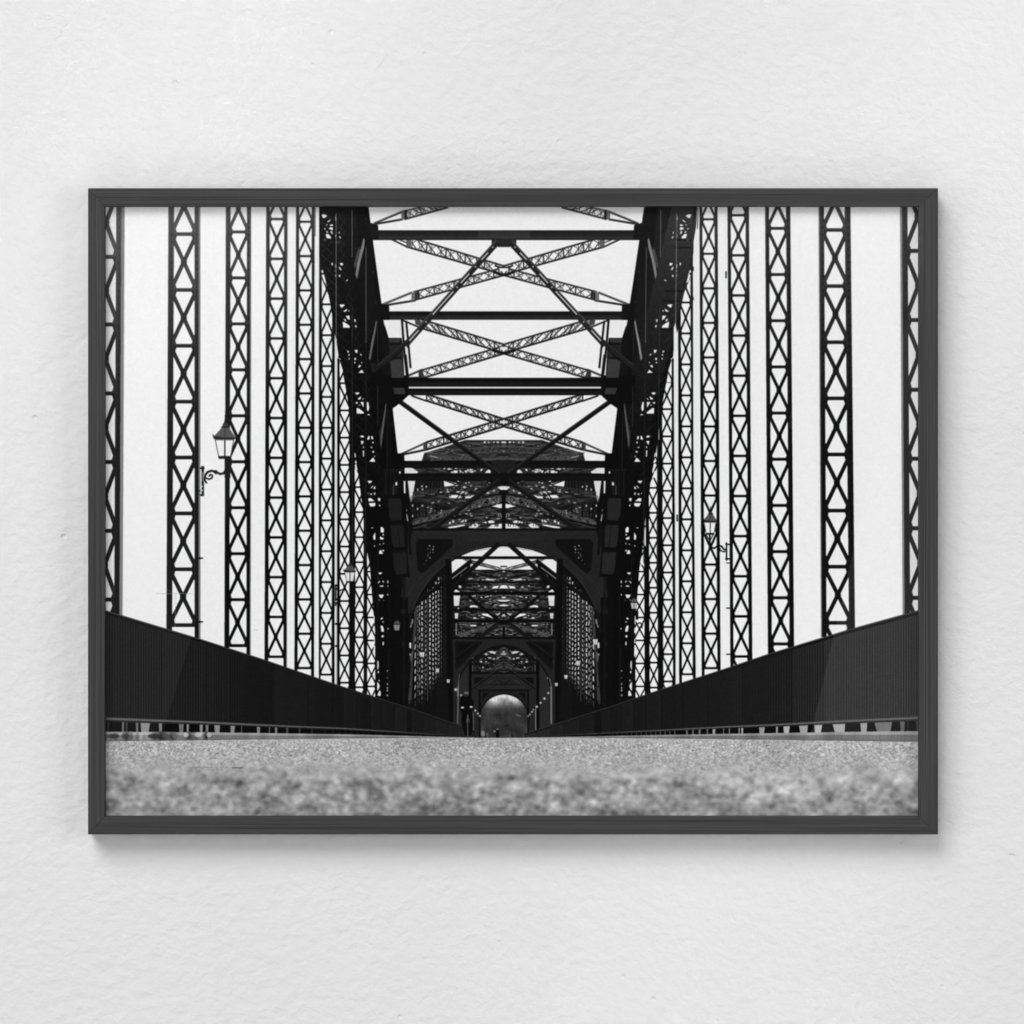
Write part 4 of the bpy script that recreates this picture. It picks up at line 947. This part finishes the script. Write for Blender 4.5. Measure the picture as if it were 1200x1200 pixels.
    for i in range(0, N-1, 3):
        x0, x1 = xs[i], xs[min(i+3, N-1)]; k = abs(x0-590)/470
        y0, y1 = fR(x0)+(fQ(x0)-fR(x0))*.60, fQ(x0)+.6
        y0b, y1b = fR(x1)+(fQ(x1)-fR(x1))*.60, fQ(x1)+.6
        v = 148+9*kn[i]
        if side == 0 and k > .74: v = 118+22*kn[i]+22*kf[i]; y0 += .5*kf[i]
        poly([(x0, y0), (x1+.1, y0b), (x1+.1, y1b), (x0, y1)], v*.82)
        poly([(x0, y0), (x1+.1, y0b), (x1+.1, lerp(y0b, y1b, .34)), (x0, lerp(y0, y1, .34))], min(196, v+28), .8)
        poly([(x0, lerp(y0, y1, .8)), (x1+.1, lerp(y0b, y1b, .8)), (x1+.1, y1b), (x0, y1)], 100, .4)
    if side == 0:
        for x0, w, v in ((133, 7, 44), (147, 5, 60), (181, 8, 40), (194, 5, 80), (206, 4, 104), (125, 4, 90), (218, 3, 205), (232, 4, 205), (245, 3, 190)): dot(x0, 862.4 if v < 120 else 861, w, 2.8, v, .75)
parapet(0); parapet(1)
rect(541, 850, 629, 864.6, 30, 0)

# ================================================================ the cyclist
poly([(541, 816), (545, 814), (550, 814.6), (553, 818), (555, 826), (554.4, 832), (552, 834), (553.6, 842), (554, 852), (552.6, 861), (549.6, 862), (544.6, 862), (542.6, 853), (540.6, 846), (541.4, 836), (539, 831), (539, 823)], 6)
path([(541.6, 818), (539.4, 824), (541.4, 829)], 2.2, 5); path([(551.8, 818), (554.2, 823.6), (552.6, 828)], 2.2, 5); dot(546.5, 813.4, 2.7, 3.0, 60); dot(546.5, 811.9, 2.8, 1.8, 96); dot(546.4, 814.6, 1.5, 1.5, 40)
dot(542, 829, 1.9, 1.1, 215); dot(552.2, 828.3, 1.9, 1.1, 215)
seg((539.6, 831), (554, 831), .6, 40)
path([(548, 837), (547.2, 843), (546.4, 847)], .8, 96); path([(548, 837), (549.4, 843), (550, 846.6)], .8, 100); seg((548, 842), (548, 862.5), .8, 118); seg((548, 849), (548.2, 863), 1.0, 96)

# ================================================================ the road: sharp grit far off, soft near the lens
ry = int((863.4-Y0)*SC); H = PH-ry
fine = noise(H, PW, 1.25, .9); mid = noise(H, PW, 2.4, 1.7); soft = noise(H, PW, 6.2, 5.2); big = noise(H, PW, 17, 10); huge = noise(H, PW, 90, 22)
yl = (np.arange(H)/SC+863.4)[:, None]; k = np.clip((yl-864)/93, 0, 1)
# crown of the road: edge is lower at the sides
rim = 864.2+4.4*np.clip((np.abs(xx-590)-60)/410, 0, 1)**1.3
w_fine = np.exp(-((k-.06)/.16)**2); w_mid = np.exp(-((k-.27)/.15)**2); w_big = 1/(1+np.exp(-(k-.44)*30))
cut = .43+.035*noise(1, PW, 22)*np.ones((H, 1))
w_big = 1/(1+np.exp(-(k-cut)*22))
tex = 176+fine*15*w_fine*(1-w_big)+(mid*11+fine*9+noise(H, PW, 4.2, 3)*9*np.clip((k-.2)*5, 0, 1))*(np.clip(k*7, .15, 1))*(1-w_big)+huge*3
near = 162+soft*14+big*12+mid*3+noise(H, PW, 30, 10)*6-14*np.clip((k-.5)*2, -.3, 1)+12*np.exp(-((k-.47)/.05)**2)
tex = np.clip(tex, 84, 232)
val = tex*(1-w_big)+near*w_big
val += -14*np.exp(-((k-.5)/.05)**2)*0 + 12*np.exp(-((xx-545)/22)**2)*np.exp(-((k-.1)/.12)**2)
val += 8*(np.abs(yl-rim) < 1.4)
c = np.clip((yl-rim)*SC*.5+.5, 0, 1)
G[ry:] = G[ry:]*(1-c)+val*c
path([(224, 899.8), (231, 899.0), (238, 899.5), (247, 898.8), (256, 899.3)], .8, 120, .55); path([(272, 899.8), (276, 899.2), (281, 899.7), (285, 899.2)], 1.3, 84, .8); seg((525, 866.6), (533, 866.9), 1.0, 80, .8); seg((548, 864), (548, 866), 1, 60, .8)

# film: a breath of softness and grain
MASK = (G < 200)
G = gauss(G, .95).astype(np.float32)
G += (1.1*noise(PH, PW, .8)+.8*noise(PH, PW, 2)).astype(np.float32)
G = np.where(G < 70, G*(.62+.38*G/70), G)          # deep printing of the blacks
G = np.clip(G, 3, 248)

# ---------------------------------------------------------------- the sheet that carries the picture
def box(name, x0, x1, y0, y1, d0, d1, mat, ref):
    a = [(px(x0, ref), -d1, pz(y1, ref)), (px(x1, ref), -d1, pz(y1, ref)), (px(x1, ref), -d1, pz(y0, ref)), (px(x0, ref), -d1, pz(y0, ref))]
    b = [(x, -d0, z) for x, _, z in a]
    V = [(x-FL.x, y-FL.y, z-FL.z) for x, y, z in a+b]
    return mesh_obj(name, V, [(0, 1, 2, 3), (5, 4, 7, 6), (4, 0, 3, 7), (1, 5, 6, 2), (3, 2, 6, 7), (4, 5, 1, 0)], mat, frame)
PD = .0155           # face of the print
img = bpy.data.images.new('bridge_print', PW, PH, alpha=False)
buf = np.ones((PH, PW, 4), np.float32)
buf[..., :3] = (G[::-1]/255.0)[..., None]
img.pixels.foreach_set(buf.ravel()); img.update(); img.pack()
pm, nt, b = new_mat('printed_paper')
ti = N(nt, 'ShaderNodeTexImage'); ti.image = img; ti.interpolation = 'Cubic'; ti.extension = 'EXTEND'
uvn = N(nt, 'ShaderNodeUVMap'); uvn.uv_map = 'sheet'; nt.links.new(uvn.outputs[0], ti.inputs[0])
sc = N(nt, 'ShaderNodeVectorMath', operation='SCALE'); sc.inputs['Scale'].default_value = PAPER
nt.links.new(ti.outputs['Color'], sc.inputs[0]); nt.links.new(sc.outputs[0], b.inputs['Base Color'])
b.inputs['Roughness'].default_value = .8; b.inputs['Specular IOR Level'].default_value = .05
sheet = box('art_print', X0, X1, Y0, Y1, PD-.0012, PD, pm, PD)
uv = sheet.data.uv_layers.new(name='sheet')
xs_ = [v.co.x for v in sheet.data.vertices]; zs_ = [v.co.z for v in sheet.data.vertices]
for p in sheet.data.polygons:
    for li in p.loop_indices:
        v = sheet.data.vertices[sheet.data.loops[li].vertex_index].co
        uv.data[li].uv = ((v.x-min(xs_))/(max(xs_)-min(xs_)), (v.z-min(zs_))/(max(zs_)-min(zs_)))
sheet['label'] = 'black and white photograph looking down the roadway of a steel arch bridge'

# ---------------------------------------------------------------- the clear pane in front of it
gm = bpy.data.materials.new('clear_pane'); gm.use_nodes = True; nt = gm.node_tree; nt.nodes.clear()
out = N(nt, 'ShaderNodeOutputMaterial'); mix = N(nt, 'ShaderNodeMixShader'); tr = N(nt, 'ShaderNodeBsdfTransparent'); gl = N(nt, 'ShaderNodeBsdfGlossy'); fr = N(nt, 'ShaderNodeFresnel')
fr.inputs['IOR'].default_value = 1.48; gl.inputs['Roughness'].default_value = .0; gl.inputs['Color'].default_value = (1, 1, 1, 1)
geo = N(nt, 'ShaderNodeNewGeometry'); inv = N(nt, 'ShaderNodeMath', operation='SUBTRACT'); inv.inputs[0].default_value = 1; nt.links.new(geo.outputs['Backfacing'], inv.inputs[1])
fm = N(nt, 'ShaderNodeMath', operation='MULTIPLY'); nt.links.new(fr.outputs[0], fm.inputs[0]); nt.links.new(inv.outputs[0], fm.inputs[1]); nt.links.new(fm.outputs[0], mix.inputs[0]); nt.links.new(tr.outputs[0], mix.inputs[1]); nt.links.new(gl.outputs[0], mix.inputs[2]); nt.links.new(mix.outputs[0], out.inputs[0])
box('glass_pane', X0, X1, Y0, Y1, PD+.0004, PD+.0022, gm, PD)
